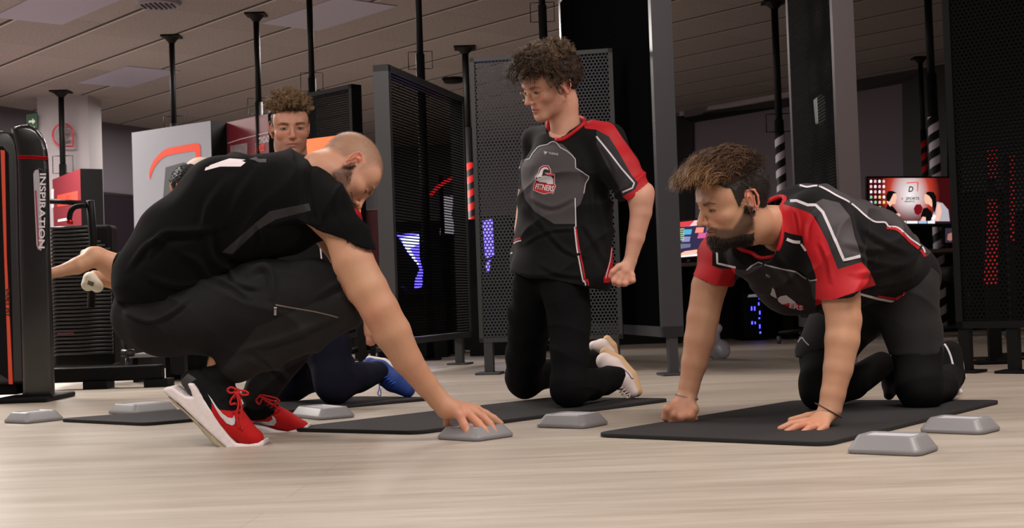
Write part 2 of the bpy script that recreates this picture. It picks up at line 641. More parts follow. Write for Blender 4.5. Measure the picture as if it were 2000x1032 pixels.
def text_flat(txt, o, ux, uy, w_, h_, m, name, bold=True, shear=0.0, root=None, thick=0):
    """flat lettering centred at o with unit axes ux, uy"""
    V, Fc = text_mesh(txt, bold, shear)
    o = np.array(o, float); ux = np.array(ux, float); uy = np.array(uy, float)
    ob = mkobj(name, [o + ux * x * w_ + uy * y * h_ for x, y in V], Fc, m, None, False)
    if root is not None: rel(ob, root)
    return ob
def pxdir(dx, dy):
    v = CR * dx - CU * dy
    return v / np.linalg.norm(v)

# ================================================================== heads
def sm(a, b, x):
    t = np.clip((x - a) / (b - a), 0, 1)
    return t * t * (3 - 2 * t)
HL_Y = [-.12, -.06, -.035, -.022, -.006, .010, .024, .030, .036, .055, .072, .10]
HL_Z = [-.040, -.040, -.030, .006, .020, .006, -.018, .004, .040, .052, .062, .064]
def hairline(P):
    """height above the hairline, head coordinates (x right, y forward, z up)"""
    h = P[:, 2] - np.interp(P[:, 1], HL_Y, HL_Z) + .003 * wav(P, 45, 77)
    nrm = np.sqrt((P[:, 0] / .0765) ** 2 + ((P[:, 1] + .012) / .0945) ** 2 + ((P[:, 2] - .032) / .083) ** 2)
    h = np.minimum(h, (1.17 - nrm) * .15)
    return np.where((np.abs(P[:, 0]) > .0775) & (P[:, 1] > -.045) & (P[:, 1] < .02) & (P[:, 2] < .026), -.01, h)
def head_frame(fwd, up):
    fwd = np.array(fwd, float); fwd /= np.linalg.norm(fwd)
    up = np.array(up, float); x = np.cross(fwd, up); x /= np.linalg.norm(x)
    return np.stack([x, fwd, np.cross(x, fwd)], 1)
def build_head(pos, R, sc, neckbase, nr=.056, jaw=1.0, nose=1.0, ear_out=0.0, wide=1.0, es=1.0):
    pos = np.array(pos, float)
    toL = lambda p: (R.T @ (np.array(p) - pos)) / sc
    nb = toL(neckbase)
    lo = np.minimum([-.105, -.13, -.135], nb - .075); hi = np.maximum([.105, .145, .135], nb + .075)
    f = Fld(lo, hi, .0019)
    W = wide
    f.union(ell((0, -.012, .032), (.0765 * W, .0945, .083)), .01)
    f.union(ell((0, .030, .005), (.066 * W, .056, .070)), .03)
    f.union(ell((0, .028, -.040), (.056 * W, .054, .060)), .03)
    for sx in (-1, 1):
        f.union(cone((sx * .053 * jaw * W, .004, -.052), (sx * .018, .066, -.092), .016, .014), .03)
        f.union(ell((sx * .046 * W, .056, -.026), (.020, .022, .017)), .022)
        f.union(ell((sx * .050 * W, .050, .030), (.020, .026, .03)), .02)
    f.union(ell((0, .073, -.094), (.021, .017, .016)), .022)
    f.union(cone((-.034, .079, .016), (.034, .079, .016), .0085, .0085), .018)
    f.union(cone((-.008, .086, .018), (.008, .086, .018), .009, .009), .012)
    # neck
    f.union(cone((0, -.030, -.035), (0, -.028, -.075), .052, nr), .02)
    f.union(cone((0, -.028, -.075), nb, nr, nr * 1.12), .03)
    f.union(ell((0, .012, -.075), (.045, .05, .03)), .02)
    # eye sockets, lids
    for sx in (-1, 1):
        f.subtract(ell((sx * .032, .101, -.001), (.019, .021, .0125)), .012)
        f.union(ell((sx * .031, .0745, -.002), (.0165, .0125, .0125)), .003)
        f.subtract(cone((sx * .017, .094, -.0075), (sx * .045, .084, -.0065), .0016, .0014), .002)
    # nose
    n_ = nose
    f.union(cone((0, .088, .010), (0, .1045 * n_ + .0, -.026), .0062, .0080), .010)
    f.union(ell((0, .1075 * n_, -.033), (.0095, .010, .0085)), .007)
    for sx in (-1, 1):
        f.union(ell((sx * .0115, .098, -.036), (.0068, .0085, .0070)), .006)
        f.subtract(ell((sx * .0062, .104, -.0435), (.0033, .0055, .0030)), .003)
    # mouth
    f.union(ell((0, .072, -.062), (.028, .020, .024)), .016)
    for sx in (-1, 1):
        f.union(cone((sx * .022, .084, -.0635), (sx * .004, .0935, -.0585), .0028, .0046), .005)
        f.union(cone((sx * .019, .084, -.0670), (0, .0925, -.0710), .0030, .0052), .005)
        f.subtract(cone((sx * .027, .086, -.0645), (0, .0985, -.0642), .0012, .0016), .0025)
    f.subtract(ell((0, .097, -.081), (.016, .006, .005)), .008)
    # ears
    for sx in (-1, 1):
        e = .0765 * W + ear_out
        c0 = np.array([sx * e, -.008, -.010])
        def E(a, b, o=0.0):   # a: back-forward, b: up
            return c0 + np.array([sx * (o - a * .45), a, b]) * np.array([1, es, es])
        f.union(ell(E(-.001, 0), (.0055, .0150 * es, .0270 * es), head_frame((sx * .42, .9, .12), (0, -.15, 1))), .006)
        f.subtract(ell(E(.0035, .002, .0065), (.0060, .0085, .0140)), .003)
        H = [(.010, .016), (.006, .026), (-.004, .0315), (-.014, .026), (-.0180, .012), (-.0160, -.006), (-.009, -.020)]
        for a, b in zip(H[:-1], H[1:]):
            f.union(cone(E(*a, .003), E(*b, .003), .0030, .0030), .002)
        f.union(ell(E(-.001, -.0260, .001), (.0045, .0080, .0090)), .005)
        f.union(ell(E(.0105, -.004, .001), (.0035, .0035, .0070)), .003)
        f.union(cone(E(-.010, .014, .002), E(-.008, -.012, .002), .0026, .0024), .003)
    V, Q = f.mesh()
    V = relax(V, Q, 1, .4)
    return V, Q
def face_colors(V, skin, style):
    """paint in head coordinates: lips, brows, stubble, cropped hair"""
    x, y, z = V[:, 0], V[:, 1], V[:, 2]
    ax = np.abs(x)
    C = np.tile(np.array(lin(skin)), (len(V), 1))
    def mix(mask, rgb, a=1.0):
        nonlocal C
        m = (np.clip(mask, 0, 1) * a)[:, None]
        C = C * (1 - m) + np.array(lin(rgb)) * m
    red = style.get('flush', (205, 120, 98))
    front = sm(.03, .06, y)
    mix(np.exp(-((ax - .040) / .016) ** 2 - ((z + .030) / .016) ** 2) * front, red, .45)
    mix(np.exp(-(x / .014) ** 2 - ((z + .034) / .012) ** 2) * sm(.085, .1, y), red, .55)
    ear = sm(.0755, .080, ax) * sm(-.045, -.038, z) * sm(.028, .022, z) * sm(-.036, -.03, y) * sm(.018, .012, y)
    mix(ear, (212, 118, 98), .55)
    mix(np.exp(-(ax / .05) ** 2 - ((z - .004) / .008) ** 2) * front * sm(.012, .02, ax), (150, 92, 74), .35)
    st = style.get('stubble')
    if st:
        rgb, amt = st
        lowline = np.interp(y, [-.02, .005, .02, .05, .075, .1], [-.02, -.008, -.030, -.060, -.052, -.050])
        m = sm(.004, -.012, z - lowline) * sm(-.018, -.004, y) * sm(-.135, -.115, z)
        m *= sm(-.014, .0, z + .080 + .45 * np.maximum(y, 0))
        m *= 1 - np.exp(-(x / .010) ** 2 - ((z + .080) / .006) ** 2)
        mix(m, rgb, amt)
    lip = np.exp(-((z + .0590 + .02 * ax) / .0042) ** 2) + np.exp(-((z + .0700 - .10 * ax) / .0048) ** 2)
    mix(lip * sm(.026, .018, ax) * sm(.075, .082, y), style.get('lip', (160, 92, 80)), .6)
    mix(np.exp(-((z + .0642) / .0013) ** 2) * sm(.029, .024, ax) * sm(.075, .082, y), (84, 36, 32), .9)
    # brows
    bz = .0125 + .0045 * np.clip((ax - .012) / .026, 0, 1) - .005 * sm(.038, .054, ax)
    bw = .0048 - .0022 * sm(.030, .052, ax)
    mix(np.exp(-((z - bz) / bw) ** 4) * sm(.010, .016, ax) * sm(.056, .049, ax) * front * (.85 + .15 * wav(V, 260, 8)), style.get('brow', (52, 34, 26)), style.get('browa', .9))
    op = style.get('open')
    if op:
        e2 = ((ax - .0315) / .0125) ** 2 + ((z + .0035) / (.0042 * op)) ** 2
        mix(sm(1.25, .8, e2) * front, (176, 156, 148), .9)
        ir = ((ax - .0315) / .0056) ** 2 + ((z + .0045) / .0050) ** 2
        mix(sm(1.25, .8, ir) * sm(1.3, .9, e2) * front, (36, 24, 20), .95)
        uz = -.0035 + .0042 * op * np.sqrt(np.clip(1 - ((ax - .0315) / .0135) ** 2, 0, 1))
        mix(np.exp(-((z - uz) / .0016) ** 2) * sm(.016, .020, ax) * sm(.047, .044, ax) * front, (30, 20, 16), .95)
    # lash line and the dark slit of a lowered eye
    ez = -.0072 + .0012 * sm(.02, .045, ax)
    mix(np.exp(-((z - ez) / style.get('lash', .0019)) ** 2) * sm(.014, .019, ax) * sm(.048, .044, ax) * front, (34, 22, 18), .92)
    mu = style.get('moustache')
    if mu: mix(np.exp(-((z + .0535 + .25 * np.clip(ax - .012, 0, 1)) / .0052) ** 4) * sm(.033, .026, ax) * sm(.07, .078, y) * (.85 + .15 * wav(V, 220, 9)), mu, .85)
    cr = style.get('crop')
    if cr:
        rgb, amt = cr
        h = hairline(V)
        fade = style.get('fade', .03)
        mix(sm(-.002, fade, h) * (.9 + .1 * wav(V, 240, 5)) * (1 - ear), rgb, amt)
    return C
def tufts(roots, dirs, length, rad, steps, rgb, jitter=.25, curl=0.0, curlf=2.5, gravity=0.0, bend=None, var=.25, seed=3, nside=3, tip=.15, clump=0, spread=.004):
    """tapered locks of hair grown from root points"""
    g = np.random.default_rng(seed)
    n = len(roots)
    D = dirs + g.normal(size=(n, 3)) * jitter
    D /= np.linalg.norm(D, axis=1, keepdims=True)
    L = length * (.75 + .5 * g.random(n)) if np.isscalar(length) else length * (.85 + .3 * g.random(n))
    P = roots.copy()
    phr = g.random(n) * 6.28
    if clump:
        rp = lambda A: np.repeat(A, clump, 0)
        D0 = D; D = rp(D); L = rp(L) * (.85 + .3 * g.random(n * clump)); P = rp(P) + g.normal(size=(n * clump, 3)) * spread * .5; phr = rp(phr) + g.normal(size=n * clump) * .25
        cn = np.cross(D0, g.normal(size=(n, 3))); cn = rp(cn); n = n * clump
        D = D + g.normal(size=(n, 3)) * .07; D /= np.linalg.norm(D, axis=1, keepdims=True)
    ax1 = cn if clump else np.cross(D, g.normal(size=(n, 3))); ax1 /= np.linalg.norm(ax1, axis=1, keepdims=True)
    ax2 = np.cross(D, ax1)
    ph = phr
    rings = []
    cur = D.copy()
    for k in range(steps + 1):
        t = k / steps
        off = curl * t * (np.cos(ph + t * curlf * 6.28)[:, None] * ax1 + np.sin(ph + t * curlf * 6.28)[:, None] * ax2) if curl else 0
        r = rad * (1 - (1 - tip) * t ** 1.6)
        rings.append((P + off, r))
        if bend is not None:
            cur = cur + bend(P, t)
        cur[:, 2] -= gravity
        cur /= np.linalg.norm(cur, axis=1, keepdims=True)
        P = P + cur * (L / steps)[:, None]
    V = np.zeros((n, steps + 1, nside, 3))
    for k, (c, r) in enumerate(rings):
        for j in range(nside):
            q = 2 * math.pi * j / nside
            V[:, k, j] = c + r * (math.cos(q) * ax1 + math.sin(q) * ax2)
    base = (np.arange(n) * (steps + 1) * nside)[:, None, None]
    kk = (np.arange(steps) * nside)[None, :, None]
    jj = np.arange(nside)[None, None, :]
    j2 = (jj + 1) % nside
    a = base + kk + jj; b = base + kk + j2; c_ = base + kk + nside + j2; d = base + kk + nside + jj
    Fq = np.stack([a, b, c_, d], -1).reshape(-1, 4)
    rgb = np.array(lin(rgb)) if not callable(rgb) else None
    sh = (1 + var * (g.random(n) * 2 - 1))[:, None, None]
    if rgb is not None:
        Cc = np.ones((n, (steps + 1) * nside, 1)) * sh * rgb[None, None, :]
    return V.reshape(-1, 3), Fq, Cc.reshape(-1, 3)
HEADN = [0]
BODYHEAD = {}
def joinm(parts):
    Vs, Qs, Cs = [], [], []
    HEADN[0] = len(parts[0][0])
    b = 0
    for V, Q, C in parts:
        Vs.append(V); Qs.append(np.asarray(Q) + b); Cs.append(C); b += len(V)
    return np.concatenate(Vs), np.concatenate(Qs), np.concatenate(Cs)
def cap(V, Q, mask, thick, rgb, seed=1, rough=.0015):
    """the dense underlayer of the hair, raised off the scalp"""
    N = vnormals(V, Q)
    keep = (mask[Q] > 0).all(1)
    t = thick * sm(0, .02, mask) + .0006
    P = V + N * (t + rough * wav(V, 60, seed) * (mask > 0))[:, None]
    q = Q[keep]
    used = np.unique(q)
    mp = np.full(len(V), -1); mp[used] = np.arange(len(used))
    return P[used], mp[q], np.tile(np.array(lin(rgb)), (len(used), 1))
def pick(V, N, mask, n, seed):
    g = np.random.default_rng(seed)
    w_ = np.clip(mask, 0, None); w_ = w_ / w_.sum()
    i = g.choice(len(V), n, p=w_)
    return V[i] + g.normal(size=(n, 3)) * .0015, N[i]

def body_mesh(prs, h, k, extra=(), kh=.006):
    """continuous skin for limbs, neck and trunk; extra = finer parts blended tighter"""
    lo, hi = bounds_of(list(prs) + list(extra))
    f = Fld(lo, hi, h)
    for p in prs: f.union(p, k)
    for p in extra: f.union(p, kh)
    V, Q = f.mesh()
    return relax(V, Q, 1, .4), Q
def skin_cols(V, skin, pinks=()):
    C = np.tile(np.array(lin(skin)), (len(V), 1))
    n = .5 + .5 * wav(V, 9, 4)
    C = C * (1 - .12 * n[:, None] * np.array([.3, 1, 1]))
    for c, r, rgb, a in pinks:
        m = np.exp(-(np.linalg.norm(V - np.array(c), axis=1) / r) ** 2)[:, None] * a
        C = C * (1 - m) + np.array(lin(rgb)) * m
    return C
def person(label, V, Q, C):
    o = mkobj('person', V, Q, SKIN, None, True, C)
    BODYHEAD[o.name] = HEADN[0]
    return props(o, label, 'person')
def tx(V, pos, R, sc):
    return V @ R.T * sc + np.array(pos)
def dist_at(prs, k, V):
    g = (V[:, 0].astype(np.float32), V[:, 1].astype(np.float32), V[:, 2].astype(np.float32))
    d = None
    for p in prs:
        e = pdist(p, g)
        d = e if d is None else smin(d, e, k)
    return d
def tuck(body, wear, skip=()):
    """keeps the skin under its clothes: draws body points inward wherever a garment covers them"""
    me = body.data; n = len(me.vertices)
    v = np.empty(n * 3, np.float32); me.vertices.foreach_get('co', v); V = v.reshape(-1, 3).astype(float)
    hold = np.zeros(n, bool)
    hold[:BODYHEAD[body.name]] = True
    for c, r in skip: hold |= np.linalg.norm(V - np.array(c), axis=1) < r
    for prims, k, groups, cuts, subs in wear:
        for it in range(3):
            def D(P):
                d = dist_at(prims, k, P) if prims else np.full(len(P), 1.0)
                for c in cuts:
                    nn = np.array(c[1], float); nn /= np.linalg.norm(nn)
                    d = np.where((P - np.array(c[0])) @ nn > -.006, 1.0, d)
                for g in groups:
                    e = dist_at(g['prs'], g.get('kin', .03), P)
                    for c in g.get('cuts', ()):
                        nn = np.array(c[1], float); nn /= np.linalg.norm(nn)
                        e = np.where((P - np.array(c[0])) @ nn > -.012, 1.0, e)
                    d = smin(d, e, g.get('k', .03))
                return d
            d = D(V)
            m = (d < .018) & (d > -.012) & ~hold
            if subs:
                m &= dist_at(subs, .004, V) > .004
            i = np.flatnonzero(m)
            if not len(i): break
            P = V[i]; h = .002
            G = np.stack([D(P + np.eye(3)[a] * h) - D(P - np.eye(3)[a] * h) for a in range(3)], 1) / (2 * h)
            L = np.linalg.norm(G, axis=1, keepdims=True)
            ok = (L[:, 0] > .3) & (L[:, 0] < 1.8)
            V[i[ok]] = P[ok] - G[ok] / L[ok] * (d[i[ok]] + .013)[:, None]
    me.vertices.foreach_set('co', V.astype(np.float32).ravel()); me.update()
WEAR = []
def garment(name, prims, h, k, parent, mats, polys=(), wr=None, groups=(), cuts=(), subs=(), subk=.004, it=1, collar=None, folds=()):
    WEAR.append((list(prims), k, list(groups), list(cuts), list(subs)))
    allp = list(prims) + [p for g in groups for p in g['prs']]
    lo, hi = bounds_of(allp)
    f = Fld(lo, hi, h)
    for p in prims: f.union(p, k)
    for p in subs: f.subtract(p, subk)
    for c in cuts: f.cut(*c)
    for g in groups: f.group(g['prs'], g.get('kin', .03), g.get('k', .03), g.get('cuts', ()), g.get('hollow', ()))
    V, Q = f.mesh()
    V = relax(V, Q, it, .5)
    if wr: V = wrinkle(V, Q, *wr)
    if folds:       # creases: a ridge along each line with a furrow beside it
        N = vnormals(V, Q); p = proj(V)
        front = (N * (V - CO)).sum(1) < 0
        D = np.zeros(len(V))
        for line, wd, amp in folds:
            L = [np.array(q, float) for q in smooth_path([np.array(q, float) for q in line], 4)]
            A_ = np.array(L); near = front & (p > A_.min(0) - 4 * wd).all(1) & (p < A_.max(0) + 4 * wd).all(1)
            i = np.flatnonzero(near)
            if not len(i): continue
            best = np.full(len(i), 1e9); sg = np.zeros(len(i)); tt = np.zeros(len(i))
            for j, (a, b) in enumerate(zip(L[:-1], L[1:])):
                ba = b - a; t = np.clip(((p[i] - a) @ ba) / (ba @ ba + 1e-9), 0, 1)
                r_ = p[i] - a - t[:, None] * ba; d_ = np.linalg.norm(r_, axis=1)
                m_ = d_ < best
                best[m_] = d_[m_]; sg[m_] = np.sign(ba[0] * r_[m_, 1] - ba[1] * r_[m_, 0]); tt[m_] = (j + t[m_]) / (len(L) - 1)
            x = best * sg / wd
            env = np.clip(np.sin(np.pi * np.clip(tt, .02, .98)), 0, 1) ** .5
            D[i] += amp * env * (np.exp(-x ** 2) - .8 * np.exp(-(x - 1.7) ** 2))
        V = V + N * D[:, None]
    rim = None
    if collar:
        d = dist_at(subs, .004, V)
        c_ = subs[0]; ax_ = c_[2] - c_[1]; ax_ = ax_ / np.linalg.norm(ax_)
        e1 = np.cross(ax_, [0.3, 1, 0.2]); e1 /= np.linalg.norm(e1); e2_ = np.cross(ax_, e1)
        m = (d > .002) & (d < .008)
        W_ = V[m] - c_[2]; ang = np.arctan2(W_ @ e2_, W_ @ e1)
        nb_ = 44; rim = []
        for b_ in range(nb_):
            q = np.abs((ang - (b_ / nb_ * 2 * np.pi - np.pi) + np.pi) % (2 * np.pi) - np.pi) < .12
            if q.any(): rim.append(V[m][q].mean(0))
        rim = np.array(rim)
        for _ in range(3): rim = .5 * rim + .25 * (np.roll(rim, 1, 0) + np.roll(rim, -1, 0))
    if 0:      # a ribbed band of even width along the neck opening
        thr, cm = collar
        d = dist_at(subs, .004, V)
        m = np.abs(d - thr) < h * .6
        e = 1e-3
        G = np.stack([dist_at(subs, .004, V[m] + np.eye(3)[a] * e) - dist_at(subs, .004, V[m] - np.eye(3)[a] * e) for a in range(3)], 1) / (2 * e)
        V[m] -= G * (d[m] - thr)[:, None]
    if polys: V2, Q2, mi, cen = scored(V, Q, polys)
    else: V2, Q2, mi, cen = V, Q, np.zeros(len(Q), np.int32), V[Q].mean(1)
    if collar:
        mi = np.where(dist_at(subs, .004, cen) < .0015, 0, mi)
    o = mkobj(name, V2, Q2, mats, parent, True, mi=mi)
    if collar:
        b = MB(); b.tube(list(rim), collar[0] * .55, 10, closed=True); b.build('collar', mats[collar[1]], o, True)
    return o, V, Q, bvh_of(V, Q)
def slab_sdf(name, poly, Yc, hw, m_, parent, h=.0028, rnd=.006, wr=None):
    """rounded slab: the outline (pixels at depth Yc) given the half thickness hw"""
    P = np.array(poly, float)
    W = np.array([at(x, y, Yc) for x, y in poly])
    lo = W.min(0) - [0, hw, 0]; hi = W.max(0) + [0, hw, 0]
    f = Fld(lo, hi, h)
    sl, g = f.win(f.lo, f.lo + f.n * h)
    X, Z = np.meshgrid(g[0].ravel(), g[2].ravel(), indexing='ij')
    A = np.stack([X.ravel(), Z.ravel()], 1); B_ = W[:, [0, 2]]
    d = np.full(len(A), 9.0)
    for a, b in zip(B_, np.roll(B_, -1, 0)):
        ba = b - a; t = np.clip(((A - a) @ ba) / (ba @ ba + 1e-12), 0, 1)
        d = np.minimum(d, np.linalg.norm(A - a - t[:, None] * ba, axis=1))
    ins = inpoly(A, [tuple(q) for q in B_])
    d = np.where(ins, -d, d).reshape(X.shape)
    dy = np.abs(g[1].ravel() - Yc) - hw
    a = d[:, None, :] + rnd; b = (dy + rnd)[None, :, None]
    f.f[:] = (np.minimum(np.maximum(a, b), 0) + np.sqrt(np.maximum(a, 0) ** 2 + np.maximum(b, 0) ** 2) - rnd).astype(np.float32)
    V, Q = f.mesh()
    V = relax(V, Q, 1, .4)
    if wr: V = wrinkle(V, Q, *wr)
    return mkobj(name, V, Q, m_, parent)
def cutpx(p1, p2, Y, tilt=0.0):
    """cutting plane through two pixels, keeping what lies above/left of it: normal points to the side cut away"""
    dx, dy = p2[0] - p1[0], p2[1] - p1[1]
    n = pxdir(-dy, dx)
    if n[2] > 0: n = -n
    n = n + _f * tilt
    return (at((p1[0] + p2[0]) / 2, (p1[1] + p2[1]) / 2, Y), n)

# ================================================================== PERSON A: on hands and knees, right
def z2(x, y): return (1500 + x / 3.226, 300 + y / 3.226)
def z4(x, y): return (1250 + x / 2.294, 200 + y / 2.294)
MT = .012   # top of the exercise mats
def man_on_hands():
    WEAR.clear()
    R = head_frame((-.915, -.29, -.27), (-.25, -.16, .955)); pos = (0.611, 3.712, 0.632); sc = 1.02
    nb = at(1528, 442, 3.87)
    V, Q = build_head(pos, R, sc, nb, nr=.052, jaw=1.02, es=1.15, nose=1.03)
    N = vnormals(V, Q)
    st = dict(open=.5, moustache=(58, 38, 30), brow=(38, 26, 20), stubble=((44, 30, 24), .82), crop=((34, 26, 22), .96), fade=.012, lip=(150, 88, 74))
    C = face_colors(V, (186, 140, 112), st)
    lat = np.array([.78, -.62, 0])
    torso = chain([(1545, 465, 3.90, 50), (1590, 475, 3.95, 84), (1690, 503, 4.12, 78), (1745, 535, 4.25, 70)], lat, 1.2)
    neck = [cone(nb, at(1560, 440, 3.9), .048, .055)]
    armL = chain([(1615, 432, 3.76, 50), (1640, 530, 3.72, 40), (1643, 590, 3.70, 36), (1648, 625, 3.69, 34), (1645, 665, 3.68, 33), (1637, 720, 3.67, 28), (1627, 770, 3.66, 23.5), (1621, 800, 3.655, 23)])
    armR = chain([(1420, 470, 4.02, 40), (1385, 560, 4.00, 34), (1373, 620, 3.99, 31), (1366, 665, 3.985, 29.5), (1356, 710, 3.98, 25), (1346, 755, 3.975, 19.5), (1342, 775, 3.97, 19)])
    legs = chain([(1765, 560, 4.22, 55), (1795, 690, 4.19, 40), (1798, 760, 4.15, 34), (1850, 740, 4.45, 22)]) + chain([(1690, 590, 4.4, 50), (1605, 700, 4.28, 36), (1603, 765, 4.2, 33), (1735, 722, 4.5, 22)])
    body = list(torso) + neck + armL + armR + legs
    # left hand: flat on the mat, fingers spread towards the camera's left
    hd = []
    hd += chain([(1620, 803, 3.655, 21), (1607, 817, 3.64, 20)], CU, .75)
    K = [(1572, 826, 3.635), (1581, 829, 3.615), (1594, 832, 3.60), (1610, 834, 3.585)]
    for (kx, ky, kY) in K: hd += chain([(1612, 815, 3.64, 15), (kx, ky, kY, 9)], CU, .8)
    T = [[(1572, 824, 3.635, 8), (1545, 829, 3.625, 7.2), (1524, 838, 3.615, 6.2)],
         [(1580, 829, 3.61, 8), (1557, 834, 3.59, 7.5), (1537, 844, 3.575, 6.5)],
         [(1594, 833, 3.595, 8), (1580, 838, 3.575, 7.3), (1567, 847, 3.56, 6.3)],
         [(1611, 835, 3.58, 7.5), (1603, 840, 3.565, 6.6), (1597, 847, 3.555, 5.8)]]
    for t in T: hd += chain(t)
    hd += chain([(1617, 810, 3.66, 13), (1578, 815, 3.69, 9), (1545, 822, 3.70, 7)])
    # right hand: a fist standing on its knuckles
    ft = chain([(1341, 778, 3.97, 19), (1334, 795, 3.965, 24)]) + chain([(1334, 795, 3.965, 25), (1326, 810, 3.955, 24)])
    for (kx, ky, tx_, ty) in [(1304, 800, 1300, 815), (1315, 810, 1312, 824), (1330, 815, 1329, 826), (1346, 812, 1346, 822)]:
        ft += chain([(1330, 795, 3.95, 14), (kx, ky, 3.925, 9.5), (tx_, ty, 3.935, 8.0), (tx_ + 10, ty - 4, 3.965, 7.5)])
    ft += chain([(1346, 785, 3.95, 12), (1356, 800, 3.935, 9), (1350, 815, 3.935, 8)])
    Vb, Qb = body_mesh(body, .0032, .03, hd + ft, .007)
    Cb = skin_cols(Vb, (188, 142, 112), [(at(1325, 812, 3.94), .05, (214, 134, 112), .5), (at(1570, 838, 3.58), .07, (216, 136, 112), .5)])
    P = person('bearded man in red and black sports jersey on hands and knees on the right mat', *joinm([(tx(V, pos, R, sc), Q, C), (Vb, Qb, Cb)]))
    # hair
    m = hairline(V)
    top = m * sm(.045, .075, V[:, 2] + .25 * V[:, 1]) * (V[:, 2] > .03)
    parts = [cap(V, Q, m, .003, (34, 26, 22), 2, .0006)]
    parts.append(cap(V, Q, top, .011, (40, 28, 21), 5, .001))
    ro, no = pick(V, N, top, 750, 4)
    no = no * .5 + np.array([-.0, .45, 1.15])
    back_ = sm(.0, -.06, ro[:, 1])[:, None]
    no = no * (1 - back_) + (no + np.array([0, .1, .5])) * back_
    frontness = sm(-.06, .07, ro[:, 1])
    def bend(Pp, t): return np.array([-.10, .34, -.06]) + np.array([0, 0, -.55]) * max(0, t - .4) * 2
    parts.append(tufts(ro + no * .008, no, .056 + .018 * frontness, .0012, 8, (84, 58, 38), .25, .006, .9, .0, bend, .5, 6, clump=9, spread=.006, tip=.3))
    ro, no = pick(V, N, top * sm(.02, .07, V[:, 1]), 260, 14)
    parts.append(tufts(ro + no * .012, no * .5 + np.array([-.2, .7, 1.1]), .076, .0011, 8, (132, 94, 58), .28, .008, 1.0, .0, bend, .4, 16, clump=9, spread=.005, tip=.3))
    ro, no = pick(V, N, top * sm(.02, -.03, V[:, 1]), 1800, 24)
    parts.append(tufts(ro + no * .008, no * .5 + np.array([0, -.5, -.15]), .024, .0013, 4, (50, 35, 26), .3, .002, .8, .02, None, .3, 25))
    sidem = np.clip(m, 0, .02) * (1 - sm(.06, .09, V[:, 2]))
    ro, no = pick(V, N, sidem, 3000, 21)
    parts.append(tufts(ro, no * .4 + np.array([0, -.6, -.6]), .010, .0007, 2, (32, 24, 20), .3, seed=22))
    Vh, Qh, Ch = joinm(parts)
    mkobj('hair', tx(Vh, pos, R, sc), Qh, HAIRM, P, True, Ch)
    low = np.interp(V[:, 1], [-.02, .005, .02, .05, .075, .1], [-.02, -.008, -.034, -.064, -.056, -.054])
    bm_ = np.clip(low - V[:, 2], 0, .02) * (V[:, 1] > -.008) * (V[:, 2] > -.122) * (np.abs(V[:, 2] + .0655) > .009 + .5 * np.clip(np.abs(V[:, 0]) - .02, 0, 1))
    ro, no = pick(V, N, bm_, 4200, 31)
    Vh, Qh, Ch = tufts(ro, no * .5 + np.array([0, .3, -1.0]), .011, .0007, 3, (38, 27, 21), .3, seed=32)
    mkobj('beard', tx(Vh, pos, R, sc), Qh, HAIRM, P, True, Ch)
    e = tx(np.array([[-.0815, -.006, -.035]]), pos, R, sc)[0]
    b = MB(); d = -R[:, 0]
    b.tube([e - d * .004, e + d * .003, e + d * .0045], [.0062, .0062, .004], 20)
    props(b.build('ear_plug', mat('gloss_black', (8, 8, 8), .15), P, True))
    # jersey
    sh = chain([(1515, 462, 3.87, 70), (1590, 468, 3.95, 102), (1680, 496, 4.12, 94), (1736, 534, 4.25, 77), (1752, 544, 4.27, 74)], lat, 1.12)
    sh += chain([(1490, 500, 3.86, 52), (1560, 548, 3.95, 66), (1640, 560, 4.05, 50)], lat, 1.4)
    sh += chain([(1560, 400, 3.93, 36), (1540, 400, 3.92, 30)])
    slL = dict(prs=chain([(1600, 430, 3.80, 66), (1628, 500, 3.735, 60), (1648, 580, 3.705, 53), (1656, 620, 3.70, 52)]), k=.04, kin=.02,
               cuts=[cutpx((1602, 580), (1694, 540), 3.71, .25)], hollow=chain([(1650, 590, 3.705, 43), (1660, 650, 3.70, 48)]))
    slR = dict(prs=chain([(1440, 470, 4.0, 58), (1408, 500, 4.01, 46), (1390, 550, 3.995, 39), (1384, 590, 3.99, 38)]), k=.04, kin=.02,
               cuts=[cutpx((1356, 541), (1424, 558), 3.99, .2)], hollow=chain([(1387, 558, 3.995, 31), (1381, 610, 3.99, 34)]))
    red = [z2(40, 280), z2(85, 315), z2(170, 340), z2(265, 375), z2(290, 400), z2(330, 470), z2(375, 560), z2(440, 730), z2(590, 685), z2(640, 740), z2(680, 830), z2(300, 960), z2(300, 770), z2(270, 680), z2(230, 590), z2(215, 520), z2(140, 505), z2(95, 490), z2(50, 400)]
    redR = [(1340, 430), (1384, 432), (1392, 455), (1391, 500), (1391, 519), (1408, 526), (1436, 524), (1434, 570), (1330, 570)]
    grey = [z2(300, 310), z2(345, 285), z2(450, 310), z2(520, 400), z2(545, 520), z2(590, 650), z2(482, 680), z2(400, 500), z2(345, 370)]
    dgrey = [z2(85, 290), z2(170, 300), z2(300, 330), z2(345, 380), z2(400, 500), z2(482, 690), z2(585, 655), z2(592, 688), z2(440, 732), z2(375, 560), z2(300, 400), z2(170, 338), z2(85, 312)]
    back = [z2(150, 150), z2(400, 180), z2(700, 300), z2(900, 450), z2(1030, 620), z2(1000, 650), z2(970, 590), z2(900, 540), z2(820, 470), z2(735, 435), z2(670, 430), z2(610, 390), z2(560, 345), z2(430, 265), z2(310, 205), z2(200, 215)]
    chest = [z4(350, 740), z4(480, 752), z4(535, 720), z4(605, 740), z4(700, 760), z4(770, 800), z4(800, 815), z4(780, 1000), z4(560, 1000), z4(400, 780)]
